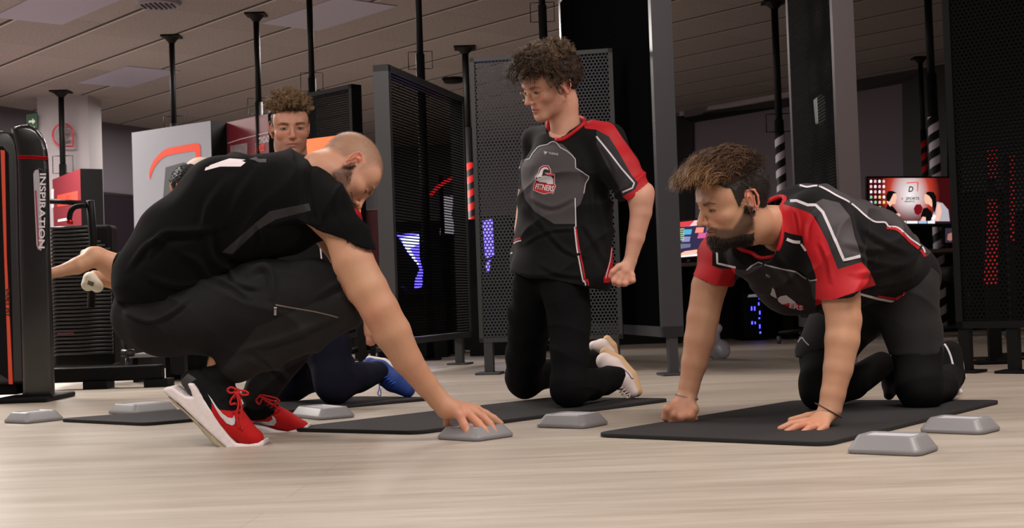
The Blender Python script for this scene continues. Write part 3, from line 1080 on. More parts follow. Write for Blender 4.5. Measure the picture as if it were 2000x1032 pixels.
    o, Vs, Qs, bv = garment('sports_jersey', sh, .0042, .05, P, [JERSEY, JRED, JGREY, JDARK, mat('upper_back_panel', (44, 40, 43), .7, bump=.15, bscale=900)],  # last material: the jersey's own grey upper-back piece
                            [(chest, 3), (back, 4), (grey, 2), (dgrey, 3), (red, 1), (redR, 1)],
                            (.0035, 7, 5, (.75, .2, -.6), .013, 9), [slL, slR],
                            cuts=[(at(1800, 600, 4.3), pxdir(.80, .75) * 1.0)],
                            subs=[cone(at(1470, 466, 3.80), at(1522, 432, 3.87), .078, .066)], collar=(.012, 1), folds=[([z2(*q) for q in L], w_, a_) for L, w_, a_ in [([(230, 560), (240, 440), (300, 350)], 4, .004), ([(170, 350), (190, 420), (200, 500)], 3, .003), ([(480, 560), (620, 600), (760, 600)], 6, .005), ([(560, 760), (700, 740), (880, 690)], 6, .006), ([(600, 470), (740, 560), (880, 620)], 6, .005), ([(620, 840), (760, 820), (900, 780)], 5, .005), ([(560, 640), (700, 690), (860, 700)], 6, .004), ([(330, 560), (380, 680), (400, 800)], 5, .004), ([(60, 640), (140, 760), (200, 880)], 6, .006), ([(-60, 640), (40, 740), (120, 860)], 5, .004)]])
    rb = lambda pts, wd, m, nm, **k: ribbon(bv, pts, wd, m, nm, o, **k)
    rb([z2(140, 300), z2(180, 298), z2(250, 325), z2(300, 325), z2(345, 370), z2(400, 490), z2(440, 585), z2(478, 672), z2(530, 660), z2(580, 648)], 5.5, JWHITE, 'white_piping', smooth=False)
    rb([z2(200, 200), z2(245, 212), z2(310, 205), z2(370, 230), z2(430, 265), z2(500, 300), z2(560, 345), z2(610, 390), z2(670, 430), z2(735, 435), z2(760, 460), z2(820, 470), z2(900, 540), z2(970, 590), z2(988, 625)], 3.2, JWHITE, 'white_piping')
    rb([z2(745, 468), z2(820, 484), z2(900, 560), z2(960, 608), z2(990, 650)], 5.5, JRED, 'red_piping')
    rb([z2(560, 880), z2(690, 915), z2(800, 935), z2(840, 908)], 4.5, JWHITE, 'white_piping', smooth=False)
    rb([z2(690, 900), z2(800, 915), z2(845, 895)], 4.5, JRED, 'red_piping', smooth=False)
    rb([z2(848, 895), z2(895, 912), z2(930, 878)], 4.5, JWHITE, 'white_piping', smooth=False)
    rb([z2(850, 880), z2(895, 895), z2(938, 865)], 5.5, JRED, 'red_piping', smooth=False)
    rb([z2(118, 540), z2(160, 556), z2(205, 560)], 6, JWHITE, 'white_piping')
    rb([z2(210, 570), z2(240, 615)], 4, JWHITE, 'white_piping')
    rb([z4(350, 625), z4(345, 660), z4(347, 722), z4(430, 740)], 4, JWHITE, 'white_piping', smooth=False)
    rb([z4(478, 752), z4(500, 735), z4(530, 719), z4(605, 740), z4(700, 760), z4(735, 785), z4(765, 800), z4(795, 795)], 2.6, JLGREY, 'white_piping', smooth=False)
    # the ribbed collar follows the opening
    cc = []
    for a in np.linspace(0, 2 * math.pi, 40, endpoint=False):
        pass
    def q(x, y): return (1470 + x / 10.32, 520 + y / 10.32)
    patch(bv, [q(405, 430), q(440, 470), q(490, 650), q(400, 605), q(355, 570)], JWHITE, 'chest_emblem', o)
    patch(bv, [q(505, 650), q(560, 605), q(680, 585), q(830, 700), q(880, 745), q(860, 770), q(600, 770), q(520, 710)], JWHITE, 'chest_emblem', o)
    patch(bv, [q(610, 765), q(720, 740), q(870, 742), q(1005, 790), q(1045, 870), q(960, 885), q(860, 850), q(700, 810)], JRED, 'chest_lettering_ground', o)
    text_on(bv, 'ERS', q(880, 815), 26, 9.5, .22, JWHITE, 'chest_lettering', o)
    text_on(bv, 'TU', q(300, 190), 9, 4.5, .35, JLGREY, 'maker_print', o)
    # shorts and leggings
    sp = chain([(1725, 540, 4.24, 74), (1752, 565, 4.23, 68)], lat, 1.1) + chain([(1762, 560, 4.22, 62), (1782, 640, 4.20, 54), (1790, 690, 4.19, 52)]) + chain([(1700, 590, 4.38, 62), (1630, 650, 4.33, 56), (1607, 690, 4.29, 52)])
    o2, _, _, bv2 = garment('shorts', sp, .0048, .05, P, [mat('grey_shorts', (22, 21, 23), .9, bump=.3, bscale=700)], (), (.003, 8, 31, (.3, 0, 1), .006, 9),
                           cuts=[(at(1795, 693, 4.19), np.array([0, 0, -1]))])
    def jp(x, y): return (1560 + (x - 785) / 2.58, 655 + (y - 400) / 2.58)
    lg = chain([(1772, 600, 4.21, 52), (1792, 690, 4.19, 47), (1796, 755, 4.14, 44), (1800, 768, 4.13, 34)]) + chain([(1798, 765, 4.15, 36), (1840, 755, 4.33, 30), (1856, 735, 4.5, 24)])
    lg += chain([(1690, 600, 4.38, 50), (1610, 700, 4.28, 46), (1600, 745, 4.2, 38), (1600, 765, 4.18, 33)]) + chain([(1602, 768, 4.19, 32), (1665, 750, 4.34, 30), (1722, 712, 4.48, 25)])
    o3, _, _, bv3 = garment('leggings', lg, .0048, .035, P, [LEGG], (), (.0015, 9, 41))
    ribbon(bv2, [(1559, 669), (1566, 660), (1572, 667), (1580, 675)], 2.2, JLGREY, 'shorts_logo', o2)
    # shoes
    us = chain([(1855, 690, 4.55, 24), (1856, 735, 4.52, 27), (1852, 765, 4.50, 16)])
    o4, _, _, b4 = garment('shoe', us, .004, .02, P, [SHBLACK], (), None)
    ribbon(b4, [(1838, 664), (1850, 680), (1858, 700), (1862, 722), (1858, 732)], 3.6, JWHITE, 'shoe_stripe', o4)
    so = chain([(1866, 690, 4.60, 10), (1872, 735, 4.57, 10), (1868, 765, 4.52, 8)], np.array([.2, -1, 0]), 2.4)
    garment('shoe_sole', so, .004, .01, o4, [SHWHITE])
    us = chain([(1740, 722, 4.50, 20), (1742, 752, 4.50, 19), (1736, 772, 4.46, 10)])
    o5, _, _, _ = garment('shoe', us, .004, .02, P, [SHBLACK])
    # wristbands
    for (cx, cy, Y, rp, wv, nm, mt) in [(1341, 776, 3.97, 20.5, .0035, 'wristband', mat('grey_cord', (120, 112, 112), .7)), (1618, 802, 3.655, 25, .0018, 'wristband', mat('dark_cord', (60, 50, 44), .7))]:
        c = at(cx, cy, Y); r_ = rp * Y / F
        b = MB()
        tilt = .18 if cx < 1500 else .55
        b.tube([c + CR * r_ * math.cos(a) + _f * r_ * math.sin(a) - CU * r_ * tilt * math.cos(a) for a in np.linspace(0, 2 * math.pi, 28, endpoint=False)], wv, 6, closed=True)
        b.build(nm, mt, P, True)
    c = at(1591, 828, 3.585)
    b = MB(); b.tube([c + CR * .009 * math.cos(a) + CU * .009 * math.sin(a) - CR * .003 * math.sin(a) for a in np.linspace(0, 2 * math.pi, 16, endpoint=False)], .0012, 5, closed=True)
    tuck(P, [w_ for w_ in WEAR if len(w_[0])], [(nb, .058)])
    return P

# ================================================================== PERSON B: kneeling upright, centre
def z3(x, y): return (850 + x / 2.064, 50 + y / 2.064)
def zb(x, y): return (900 + x / 2.293, 400 + y / 2.293)
def zl(x, y): return (1000 + x / 7.94, 270 + y / 7.94)
def emblem(bv, o, T, sgn=1):
    """the muscle-arm emblem over its lettering, T maps drawing units to pixels"""
    patch(bv, [T(*p) for p in [(480, 425), (570, 425), (605, 490), (605, 545), (668, 560), (664, 700), (682, 745), (640, 862), (590, 850), (500, 872), (430, 850), (330, 805), (345, 685), (365, 680), (360, 600), (400, 545), (430, 460)]], JWHITE, 'chest_emblem', o, .0008)
    patch(bv, [T(*p) for p in [(485, 432), (565, 432), (598, 495), (598, 552), (660, 568), (655, 705), (672, 748), (635, 852), (590, 842), (500, 862), (432, 842), (338, 800), (350, 690), (372, 686), (368, 604), (408, 548), (438, 464)]], JRED, 'chest_emblem', o, .0012)
    patch(bv, [T(*p) for p in [(490, 445), (560, 445), (585, 495), (585, 550), (640, 575), (645, 700), (560, 700), (380, 680), (375, 606), (418, 550), (446, 470)]], JBLACK, 'chest_emblem', o, .0016)
    patch(bv, [T(*p) for p in [(500, 452), (552, 455), (578, 500), (520, 480), (490, 500), (480, 540), (470, 590), (540, 580), (610, 590), (640, 630), (642, 715), (560, 715), (530, 690), (430, 680), (380, 650), (382, 606), (425, 550), (455, 480)]], JWHITE, 'chest_emblem', o, .0020)
    patch(bv, [T(*p) for p in [(510, 540), (600, 545), (660, 560), (660, 580), (590, 575), (530, 560)]], mat('pink_print', (214, 90, 104), .6), 'chest_emblem', o, .0022)
def man_kneeling():
    WEAR.clear()
    R = head_frame((-.80, -.47, -.36), (-.25, -.27, .93)); pos = (0.153, 4.695, 1.124); sc = 1.0
    nb = at(1106, 262, 4.745)
    V, Q = build_head(pos, R, sc, nb, nr=.049, jaw=.88, nose=1.03)
    N = vnormals(V, Q)
    st = dict(brow=(58, 42, 32), browa=.75, open=.55, stubble=((150, 100, 78), .25), crop=((46, 34, 28), .95), fade=.02, lip=(186, 84, 80))
    C = face_colors(V, (206, 154, 130), st)
    lat = np.array([.86, -.5, 0])
    torso = chain([(1106, 285, 4.76, 40), (1104, 330, 4.76, 52), (1098, 430, 4.76, 50), (1085, 540, 4.76, 52)], lat, 1.35)
    neck = [cone(nb, at(1104, 290, 4.76), .042, .05)]
    armL = chain([(1186, 275, 4.66, 30), (1222, 335, 4.60, 27), (1250, 385, 4.57, 22), (1261, 372, 4.57, 15)]) + chain([(1254, 385, 4.57, 21), (1252, 415, 4.57, 21), (1242, 465, 4.57, 17), (1231, 510, 4.57, 12.5)])
    armR = chain([(1052, 282, 4.90, 26), (1036, 340, 4.97, 20), (1026, 385, 5.0, 15), (1024, 400, 5.0, 14), (1016, 445, 4.97, 11), (1014, 475, 4.94, 10), (1020, 500, 4.90, 13)])
    legs = chain([(1060, 560, 4.78, 38), (1030, 650, 4.92, 32), (1022, 735, 5.0, 26)]) + chain([(1112, 560, 4.70, 38), (1112, 660, 4.64, 32), (1112, 750, 4.58, 28), (1195, 742, 4.86, 14)])
    hd = chain([(1230, 512, 4.57, 13), (1222, 528, 4.57, 17)])
    for (a, b_, c, d, e, g_) in [(1207, 536, 1199, 549, 1204, 557), (1214, 542, 1209, 553, 1212, 560), (1224, 543, 1222, 554, 1222, 559), (1234, 538, 1236, 548, 1232, 555)]:
        hd += chain([(1224, 526, 4.565, 9), (a, b_, 4.555, 6.4), (c, d, 4.55, 5.6), (e - 4, g_ - 3, 4.575, 5.0)])
    hd += chain([(1228, 515, 4.565, 8), (1208, 521, 4.55, 6.2), (1196, 531, 4.545, 5.2), (1192, 540, 4.55, 4.6)])
    Vb, Qb = body_mesh(list(torso) + neck + armL + armR + legs, .0032, .028, hd, .006)
    Cb = skin_cols(Vb, (208, 158, 134), [(at(1215, 545, 4.56), .05, (222, 146, 124), .45), (at(1262, 378, 4.57), .03, (220, 140, 116), .45)])
    P = person('man with curly brown hair and glasses kneeling upright on the middle mat', *joinm([(tx(V, pos, R, sc), Q, C), (Vb, Qb, Cb)]))
    # curly mop
    h = hairline(V)
    m = h
    big = sm(.0, .03, m) * sm(-.03, .03, V[:, 2])
    parts = [cap(V, Q, m, .004, (34, 25, 20), 2), cap(V, Q, m * (V[:, 2] > .0) , .024, (38, 28, 22), 8, .003)]
    def bend(Pp, t): return Pp * np.array([.0, 1.2, 0]) + np.array([0, .02, -.13 * (t > .3)])
    ro, no = pick(V, N, m * sm(-.02, .03, V[:, 2]), 900, 4)
    parts.append(tufts(ro + no * .010, no * (.55 + .45 * sm(-.07, .02, ro[:, 1]))[:, None] + np.array([0, .25, .1]), .018 + .012 * sm(-.07, .02, ro[:, 1]), .0013, 9, (74, 56, 43), .45, .010, 1.3, .04, bend, .5, 6, tip=.5, clump=8, spread=.006))
    fr = np.clip(m, 0, .03) * sm(.01, .05, V[:, 1]) * (V[:, 2] > .03)
    ro, no = pick(V, N, fr, 380, 12)
    parts.append(tufts(ro + no * .01, no + np.array([0, .3, .05]), .056, .0013, 9, (78, 60, 46), .4, .010, 1.3, .15, None, .5, 13, tip=.5, clump=8, spread=.006))
    tp = np.clip(m, 0, .05) * sm(.07, .1, V[:, 2])
    ro, no = pick(V, N, tp, 260, 17)
    parts.append(tufts(ro + no * .018, no + np.array([0, 0, .2]), .024, .0013, 9, (112, 90, 70), .6, .010, 1.3, .03, None, .5, 19, tip=.5, clump=8, spread=.006))
    lowm = np.clip(m, 0, .02) * (V[:, 2] < .03)
    ro, no = pick(V, N, lowm, 1500, 21)
    parts.append(tufts(ro, no * .6 + np.array([0, -.4, -.6]), .016, .0012, 3, (40, 30, 24), .4, seed=22))
    Vh, Qh, Ch = joinm(parts)
    mkobj('hair', tx(Vh, pos, R, sc), Qh, HAIRM, P, True, Ch)
    # glasses
    gl = empty('glasses'); gl.parent = P
    gold = mat('gold_wire', (196, 150, 96), .25, metal=.9)
    b = MB(); lenses = []
    for sx in (-1, 1):
        ring = [np.array([sx * .033 + .021 * math.copysign(abs(math.cos(a)) ** .8, math.cos(a)), .1025 - .10 * abs(.021 * math.cos(a) * sx + sx * .0) - .012 * (1 if sx * math.cos(a) > 0 else 0) * abs(math.cos(a)), -.010 + .0145 * math.copysign(abs(math.sin(a)) ** .8, math.sin(a))]) for a in np.linspace(0, 2 * math.pi, 28, endpoint=False)]
        b.tube([tx(p[None], pos, R, sc)[0] for p in ring], .0009, 6, closed=True)
        lenses.append(MB().add([tx(p[None], pos, R, sc)[0] for p in ring], [tuple(range(28))]))
        b.tube([tx(np.array([p]), pos, R, sc)[0] for p in [(sx * .054, .090, -.004), (sx * .072, .080, -.002), (sx * .0795, .040, .004), (sx * .081, .006, .010), (sx * .082, -.012, .004)]], .0013, 6)
    b.tube([tx(np.array([p]), pos, R, sc)[0] for p in [(-.012, .103, -.006), (-.005, .108, -.002), (.005, .108, -.002), (.012, .103, -.006)]], .0009, 6)
    b.build('glasses_frame', gold, gl, True)
    gm = bpy.data.materials.new('lens_glass'); gm.use_nodes = True
    nt = gm.node_tree; nt.nodes.remove(nt.nodes['Principled BSDF'])
    tr = nt.nodes.new('ShaderNodeBsdfTransparent'); gs = nt.nodes.new('ShaderNodeBsdfGlossy'); gs.inputs['Roughness'].default_value = .05
    mx = nt.nodes.new('ShaderNodeMixShader'); mx.inputs[0].default_value = .10
    nt.links.new(tr.outputs[0], mx.inputs[1]); nt.links.new(gs.outputs[0], mx.inputs[2]); nt.links.new(mx.outputs[0], nt.nodes['Material Output'].inputs[0])
    for l_ in lenses: l_.build('lens', gm, gl)
    # jersey
    sh = chain([(1110, 290, 4.76, 50), (1108, 330, 4.76, 66), (1100, 400, 4.76, 66), (1095, 460, 4.76, 64), (1090, 530, 4.76, 68), (1090, 575, 4.76, 70)], lat, 1.40)
    sh += chain([(1045, 272, 4.88, 24), (1110, 262, 4.75, 26), (1188, 270, 4.66, 30)])
    sh += chain([(1165, 420, 4.68, 30), (1160, 540, 4.66, 36)]) + chain([(1040, 430, 4.86, 24), (1024, 500, 4.88, 26), (1026, 545, 4.88, 26)])
    slL = dict(prs=chain([(1180, 282, 4.68, 40), (1210, 330, 4.62, 38), (1240, 378, 4.59, 33), (1252, 400, 4.58, 33)]), k=.03, kin=.02, cuts=[cutpx((1220, 392), (1264, 364), 4.59, .15)], hollow=chain([(1243, 384, 4.59, 26), (1256, 412, 4.58, 30)]))
    slR = dict(prs=chain([(1052, 284, 4.90, 31), (1042, 330, 4.96, 27), (1036, 380, 5.0, 24)]), k=.03, kin=.02, cuts=[cutpx((1000, 368), (1040, 372), 4.98)])
    redp = [z3(x, y) for x, y in [(575, 340), (660, 365), (720, 400), (760, 460), (810, 530), (870, 620), (880, 650), (800, 725), (755, 690), (806, 660), (818, 635), (790, 600), (740, 510), (700, 447), (650, 420), (605, 415), (590, 385)]]
    redl = [z3(x, y) for x, y in [(335, 420), (350, 395), (420, 370), (425, 385), (365, 408), (348, 430)]]
    gpan = [z3(x, y) for x, y in [(342, 545), (360, 537), (385, 533), (400, 512), (425, 487), (460, 478), (480, 468), (515, 480), (545, 510), (565, 540), (567, 577), (620, 605), (607, 640), (600, 680), (585, 720), (563, 740), (563, 800), (480, 800), (400, 750), (362, 700), (345, 620)]]
    slv = [z3(x, y) for x, y in [(650, 420), (700, 447), (740, 510), (790, 600), (818, 635), (806, 660), (755, 690), (740, 650), (690, 560), (650, 480)]]
    redh = [zb(x, y) for x, y in [(683, 185), (672, 190), (668, 240), (655, 290), (640, 330), (640, 350), (665, 350), (690, 300)]]
    o, Vs, Qs, bv = garment('sports_jersey', sh, .004, .04, P, [JERSEY, JRED, JGREY, JDARK], [(gpan, 2), (slv, 3), (redp, 1), (redl, 1), (redh, 1)],
                            (.003, 7, 15, (.35, .1, -.8), .012, 8), [slL, slR], cuts=[cutpx((1000, 533), (1150, 562), 4.7)],
                            subs=[cone(at(1100, 205, 4.71), at(1104, 258, 4.735), .070, .063)], folds=[([z3(*q) for q in L], w_, a_) for L, w_, a_ in [([(360, 730), (430, 800), (520, 900), (600, 930)], 5, .006), ([(380, 690), (470, 730), (560, 690)], 5, .005), ([(360, 880), (450, 830), (560, 820)], 4, .004), ([(600, 560), (630, 660), (640, 780)], 6, .006), ([(600, 800), (650, 880), (690, 960)], 6, .006), ([(660, 700), (680, 800), (690, 900)], 5, .005), ([(420, 960), (500, 1000), (600, 1010)], 5, .004), ([(670, 480), (720, 560), (730, 640)], 5, .004), ([(420, 590), (400, 680), (420, 760)], 6, .004)]])
    rb = lambda pts, wd, m, nm, **k: ribbon(bv, pts, wd, m, nm, o, **k)
    rb([z3(650, 447), z3(700, 510), z3(750, 575), z3(802, 635), z3(795, 655), z3(755, 672)], 3.2, JWHITE, 'white_piping', smooth=False)
    rb([zl(*p) for p in [(122, 470), (130, 375), (160, 352), (270, 322), (330, 225), (400, 145), (440, 122), (550, 100), (600, 65), (645, 50), (695, 75), (755, 150), (850, 200), (930, 265), (982, 330), (988, 465), (1090, 525), (1192, 595), (1185, 630), (1140, 710), (1110, 860)]], 2.0, JLGREY, 'white_piping', smooth=False)
    rb([z3(564, 695), z3(566, 760), z3(567, 812)], 2.2, JWHITE, 'white_piping')
    rb([z3(562, 812), z3(572, 900), z3(585, 970), z3(597, 1030), zb(555, 340), zb(560, 362)], 2.8, JWHITE, 'white_piping')
    rb([z3(567, 815), z3(580, 900), z3(595, 970), z3(606, 1030), zb(566, 335), zb(573, 362)], 3.2, JRED, 'red_piping')
    rb([z3(345, 440), z3(375, 412)], 3.0, JWHITE, 'white_piping')
    rb([zb(232, 178), zb(250, 166), zb(272, 160)], 2.6, JWHITE, 'white_piping')
    rb([zb(232, 166), zb(250, 155), zb(270, 150)], 3.0, JRED, 'red_piping')
    rb([zb(217, 235), zb(222, 222), zb(232, 215)], 2.6, JWHITE, 'white_piping')
    rb([zb(676, 195), zb(668, 250), zb(655, 300), zb(648, 330)], 1.4, JWHITE, 'white_piping')
    rb([z3(372, 800), z3(430, 815), z3(500, 818), z3(560, 815)], 1.0, JBLACK, 'seam')
    cp = []
    for q in [(1069, 244), (1071, 257), (1078, 268), (1088, 273), (1100, 272), (1112, 265), (1124, 256), (1135, 247), (1141, 239)]:
        hh = hit(bv, *q)
        cp.append(np.array(hh[0]) if hh[0] is not None else at(*q, 4.70))
    cp += [at(1138, 231, 4.77), at(1118, 228, 4.82), at(1092, 230, 4.84), at(1072, 236, 4.80)]
    b = MB(); b.tube(smooth_path(cp + [cp[0]], 4)[:-1], .0072, 10, closed=True); b.build('collar', JRED, o, True)
    emblem(bv, o, zl)
    text_on(bv, 'FITNERS', zl(510, 768), 36, 11.5, .16, JWHITE, 'chest_lettering', o, .0022, shear=.1)
    text_on(bv, 'TURRNE', zl(645, 245), 19, 4.2, .14, JLGREY, 'maker_print', o)
    patch(bv, [zl(*p) for p in [(495, 205), (550, 212), (545, 235), (525, 240), (515, 268), (508, 240), (498, 225)]], JLGREY, 'maker_print', o, step=2)
    # jeans
    jn = chain([(1050, 545, 4.80, 46), (1036, 620, 4.88, 43), (1026, 700, 4.96, 37), (1022, 738, 5.0, 34), (1023, 748, 5.01, 28)]) + chain([(1100, 545, 4.72, 50), (1112, 620, 4.68, 42), (1113, 700, 4.62, 37), (1112, 755, 4.585, 35), (1112, 763, 4.58, 32)])
    jn += chain([(1113, 760, 4.60, 34), (1155, 752, 4.72, 29), (1190, 741, 4.84, 25), (1200, 738, 4.87, 24)]) + chain([(1026, 745, 5.02, 30), (1090, 726, 5.15, 26), (1155, 704, 5.30, 20)])
    jn += chain([(1000, 0, 5, 1)]) if 0 else []
    garment('jeans', jn, .0045, .03, P, [DENIM], (), (.0025, 10, 61, (.2, .1, 1), .006, 12))
    # shoes, white with gum soles
    cream = mat('cream_leather', (224, 208, 204), .6, bump=.2, bscale=120)
    gum = mat('gum_rubber', (206, 170, 128), .6)
    lat2 = np.array([.55, -.8, .1])
    for (pts, sol, nm) in [([(1181, 706, 4.90, 17), (1196, 718, 4.89, 20), (1218, 744, 4.87, 19), (1235, 766, 4.86, 12)], [(1182, 690, 4.93, 11), (1208, 706, 4.92, 12), (1232, 735, 4.90, 13), (1243, 764, 4.88, 12)], 0),
                           ([(1160, 676, 5.32, 10), (1176, 676, 5.33, 14), (1190, 690, 5.33, 12)], [(1186, 663, 5.35, 8), (1196, 676, 5.35, 9), (1200, 690, 5.35, 8)], 1)]:
        oo, _, _, bb = garment('shoe', chain(pts), .0032, .02, P, [cream])
        garment('shoe_sole', chain(sol), .0032, .012, oo, [gum])
        if nm == 0:
            def zs(x, y): return (1140 + x / 6.45, 640 + y / 6.45)
            nv = mat('navy_print', (60, 66, 110), .6)
            ribbon(bb, [zs(490, 518), zs(560, 580), zs(600, 640), zs(622, 640), zs(630, 605), zs(600, 575)], 1.4, nv, 'shoe_logo', oo)
            b = MB()
            for k_ in range(5):
                x0, y0 = 1207 + k_ * 3.4, 748 + k_ * 5
                b.tube([at(x0 - 7, y0 + 4, 4.845), at(x0, y0, 4.835), at(x0 + 6, y0 - 3, 4.845)], .0022, 6)
            b.tube(smooth_path([at(1214, 765, 4.84), at(1222, 772, 4.82), at(1231, 770, 4.82), at(1226, 778, 4.82), at(1216, 772, 4.83)], 4), .0022, 6)
            b.build('lace', cream, oo, True)
    tuck(P, [w_ for w_ in WEAR if len(w_[0])], [(at(1218, 540, 4.56), .075), (nb, .075)])
    return P

# ================================================================== PERSON C: the squatting coach
def z8(x, y): return (200 + x / 2.107, 230 + y / 2.107)
def z7(x, y): return (300 + x / 2.667, 600 + y / 2.667)
def zf(x, y): return (310 + x / 5.431, 700 + y / 5.431)
def zh(x, y): return (820 + x / 6.45, 720 + y / 6.45)
def man_squatting():
    WEAR.clear()
    R = head_frame((.50, .06, -.86), (.68, .52, .50)); pos = (-0.466, 3.908, 0.769); sc = .98
    nb = at(628, 342, 3.92)
    V, Q = build_head(pos, R, sc, nb, nr=.063, jaw=1.08, wide=1.02)
    st = dict(brow=(60, 42, 34), stubble=((92, 68, 56), .8), crop=((128, 104, 84), .72), fade=.03, lash=.003)
    C = face_colors(V, (190, 140, 114), st)
    lat = np.array([.0, 1.0, .0])
    torso = chain([(330, 565, 3.95, 75), (375, 490, 3.95, 85), (455, 415, 3.93, 85), (545, 390, 3.92, 62), (580, 388, 3.92, 45)], lat, 1.2)
    neck = [cone(nb, at(610, 365, 3.92), .045, .06)]
    armR = chain([(625, 400, 3.77, 46), (670, 455, 3.72, 37), (690, 512, 3.705, 40), (718, 565, 3.695, 39), (742, 606, 3.69, 37), (766, 650, 3.70, 36.5), (795, 703, 3.72, 29), (832, 752, 3.74, 22.5), (856, 780, 3.75, 20.5)])
    armL = chain([(615, 400, 4.08, 44), (680, 500, 4.15, 34), (690, 590, 4.12, 28)])
    legs = chain([(310, 615, 3.9, 62), (500, 610, 3.82, 52), (660, 590, 3.8, 45)]) + chain([(655, 600, 3.82, 40), (540, 650, 3.82, 38), (440, 705, 3.84, 28), (405, 735, 3.84, 22), (455, 800, 3.81, 24)])
    legs += chain([(330, 615, 4.1, 60), (560, 600, 4.18, 48), (620, 600, 4.2, 42)]) + chain([(615, 610, 4.2, 38), (550, 700, 4.22, 32), (500, 790, 4.22, 24)])
    hd = chain([(857, 782, 3.75, 20), (872, 797, 3.75, 21), (885, 800, 3.75, 18)])
    for kx, ky, kY in [(zh(505, 590)[0], zh(505, 590)[1], 3.735), (*zh(600, 565), 3.755), (*zh(665, 535), 3.775), (*zh(715, 520), 3.795)]:
        hd += chain([(870, 793, 3.75, 16), (kx, ky, kY, 9.5)])
    fing = [[(505, 600, 3.735, 9.0), (560, 715, 3.725, 8.2), (605, 800, 3.72, 7.6), (640, 862, 3.715, 6.6)],
            [(600, 565, 3.752, 9.3), (735, 695, 3.735, 8.6), (805, 775, 3.725, 8.0), (855, 845, 3.72, 7.0)],
            [(665, 535, 3.775, 9.0), (800, 620, 3.765, 8.4), (880, 700, 3.755, 7.8), (948, 815, 3.745, 6.8)],
            [(715, 520, 3.80, 8.6), (830, 575, 3.80, 8.0), (930, 630, 3.80, 7.0), (1020, 695, 3.80, 6.0)]]
    for t in fing: hd += chain([(*zh(a, b_), c, d) for a, b_, c, d in t])
    hd += chain([(862, 795, 3.77, 13), (874, 812, 3.80, 9), (873, 828, 3.80, 8)])
    Vb, Qb = body_mesh(list(torso) + neck + armR + armL + legs, .0032, .03, hd, .006)
    Cb = skin_cols(Vb, (192, 146, 116), [(at(730, 612, 3.66), .035, (196, 122, 96), .45), (at(920, 830, 3.73), .07, (222, 146, 122), .5)])
    P = person('man in black t-shirt with shaved head squatting and touching the grey block', *joinm([(tx(V, pos, R, sc), Q, C), (Vb, Qb, Cb)]))
    low = np.interp(V[:, 1], [-.02, .005, .02, .05, .075, .1], [-.02, -.008, -.030, -.060, -.052, -.050])
    N = vnormals(V, Q)
    bm_ = np.clip(low + .006 - V[:, 2], 0, .004) * (V[:, 2] + .080 + .45 * np.maximum(V[:, 1], 0) > -.004) * (V[:, 1] > -.008) * (V[:, 2] > -.12) * (np.abs(V[:, 2] + .0655) > .012)
    ro, no = pick(V, N, bm_, 7000, 31)
    Vh, Qh, Ch = tufts(ro, no * .6 + np.array([0, .2, -.8]), .004, .0003, 2, (80, 60, 50), .3, seed=32)
    mkobj('beard', tx(Vh, pos, R, sc), Qh, HAIRM, P, True, Ch)
    mm = np.clip(hairline(V), 0, .04)
    ro, no = pick(V, N, mm, 9000, 33)
    Vh, Qh, Ch = tufts(ro, no + np.array([0, -.2, .1]), .002, .00022, 1, (150, 122, 102), .3, seed=34)
    mkobj('cropped_hair', tx(Vh, pos, R, sc), Qh, HAIRM, P, True, Ch)
    # t-shirt
    sh = chain([(322, 560, 3.94, 88), (372, 488, 3.94, 103), (455, 412, 3.93, 108), (550, 388, 3.92, 90), (588, 372, 3.92, 73)], lat, 1.22)
    sh += chain([(315, 540, 3.93, 82), (355, 520, 3.93, 80), (440, 480, 3.92, 70)], lat, 1.2) + chain([(420, 455, 3.9, 74), (490, 455, 3.86, 60), (565, 440, 3.84, 55), (610, 430, 3.84, 46)])
    sl = dict(prs=chain([(606, 382, 3.80, 58), (640, 415, 3.75, 53), (670, 460, 3.72, 47), (692, 510, 3.71, 50)]), k=.05, kin=.02, cuts=[cutpx((629, 445), (714, 476), 3.72, .2)], hollow=chain([(674, 466, 3.72, 40), (694, 530, 3.71, 45)]))
    sl2 = dict(prs=chain([(610, 390, 4.05, 56), (650, 450, 4.14, 44), (665, 500, 4.15, 42)]), k=.05, kin=.02, cuts=[cutpx((640, 470), (714, 480), 4.15)])
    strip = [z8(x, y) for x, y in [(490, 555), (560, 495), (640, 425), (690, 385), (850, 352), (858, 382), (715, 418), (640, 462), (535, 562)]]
    bw = [z8(x, y) for x, y in [(790, 560), (880, 500), (900, 520), (900, 580), (820, 600)]]
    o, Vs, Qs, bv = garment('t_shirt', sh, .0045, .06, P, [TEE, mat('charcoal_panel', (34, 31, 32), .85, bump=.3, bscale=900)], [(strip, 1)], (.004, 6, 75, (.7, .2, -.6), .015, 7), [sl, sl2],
                            cuts=[cutpx((226, 590), (430, 582), 3.9)], subs=[cone(at(690, 270, 3.92), at(634, 340, 3.92), .082, .064)], collar=(.008, 0), folds=[([z8(*q) for q in L], w_, a_) for L, w_, a_ in [([(190, 560), (250, 480), (350, 470), (470, 455)], 7, .012), ([(460, 460), (475, 560), (560, 605), (680, 600)], 7, -.012), ([(110, 620), (190, 520), (260, 500)], 6, .007), ([(520, 250), (440, 360), (420, 460)], 8, .007), ([(640, 210), (560, 330), (520, 440)], 8, .006), ([(870, 170), (850, 260), (870, 380), (900, 440)], 7, -.010), ([(980, 260), (960, 340), (990, 430)], 6, .005), ([(640, 440), (655, 520), (640, 580)], 5, .007), ([(200, 660), (300, 690), (420, 680)], 7, .008), ([(330, 560), (400, 600), (440, 680)], 7, .009), ([(700, 440), (800, 420), (890, 440)], 6, .006)]])
    zz = lambda x, y: (400 + x / 2.064, 0 + y / 2.064)
    wt = mat('back_print_white', (225, 214, 218), .7)
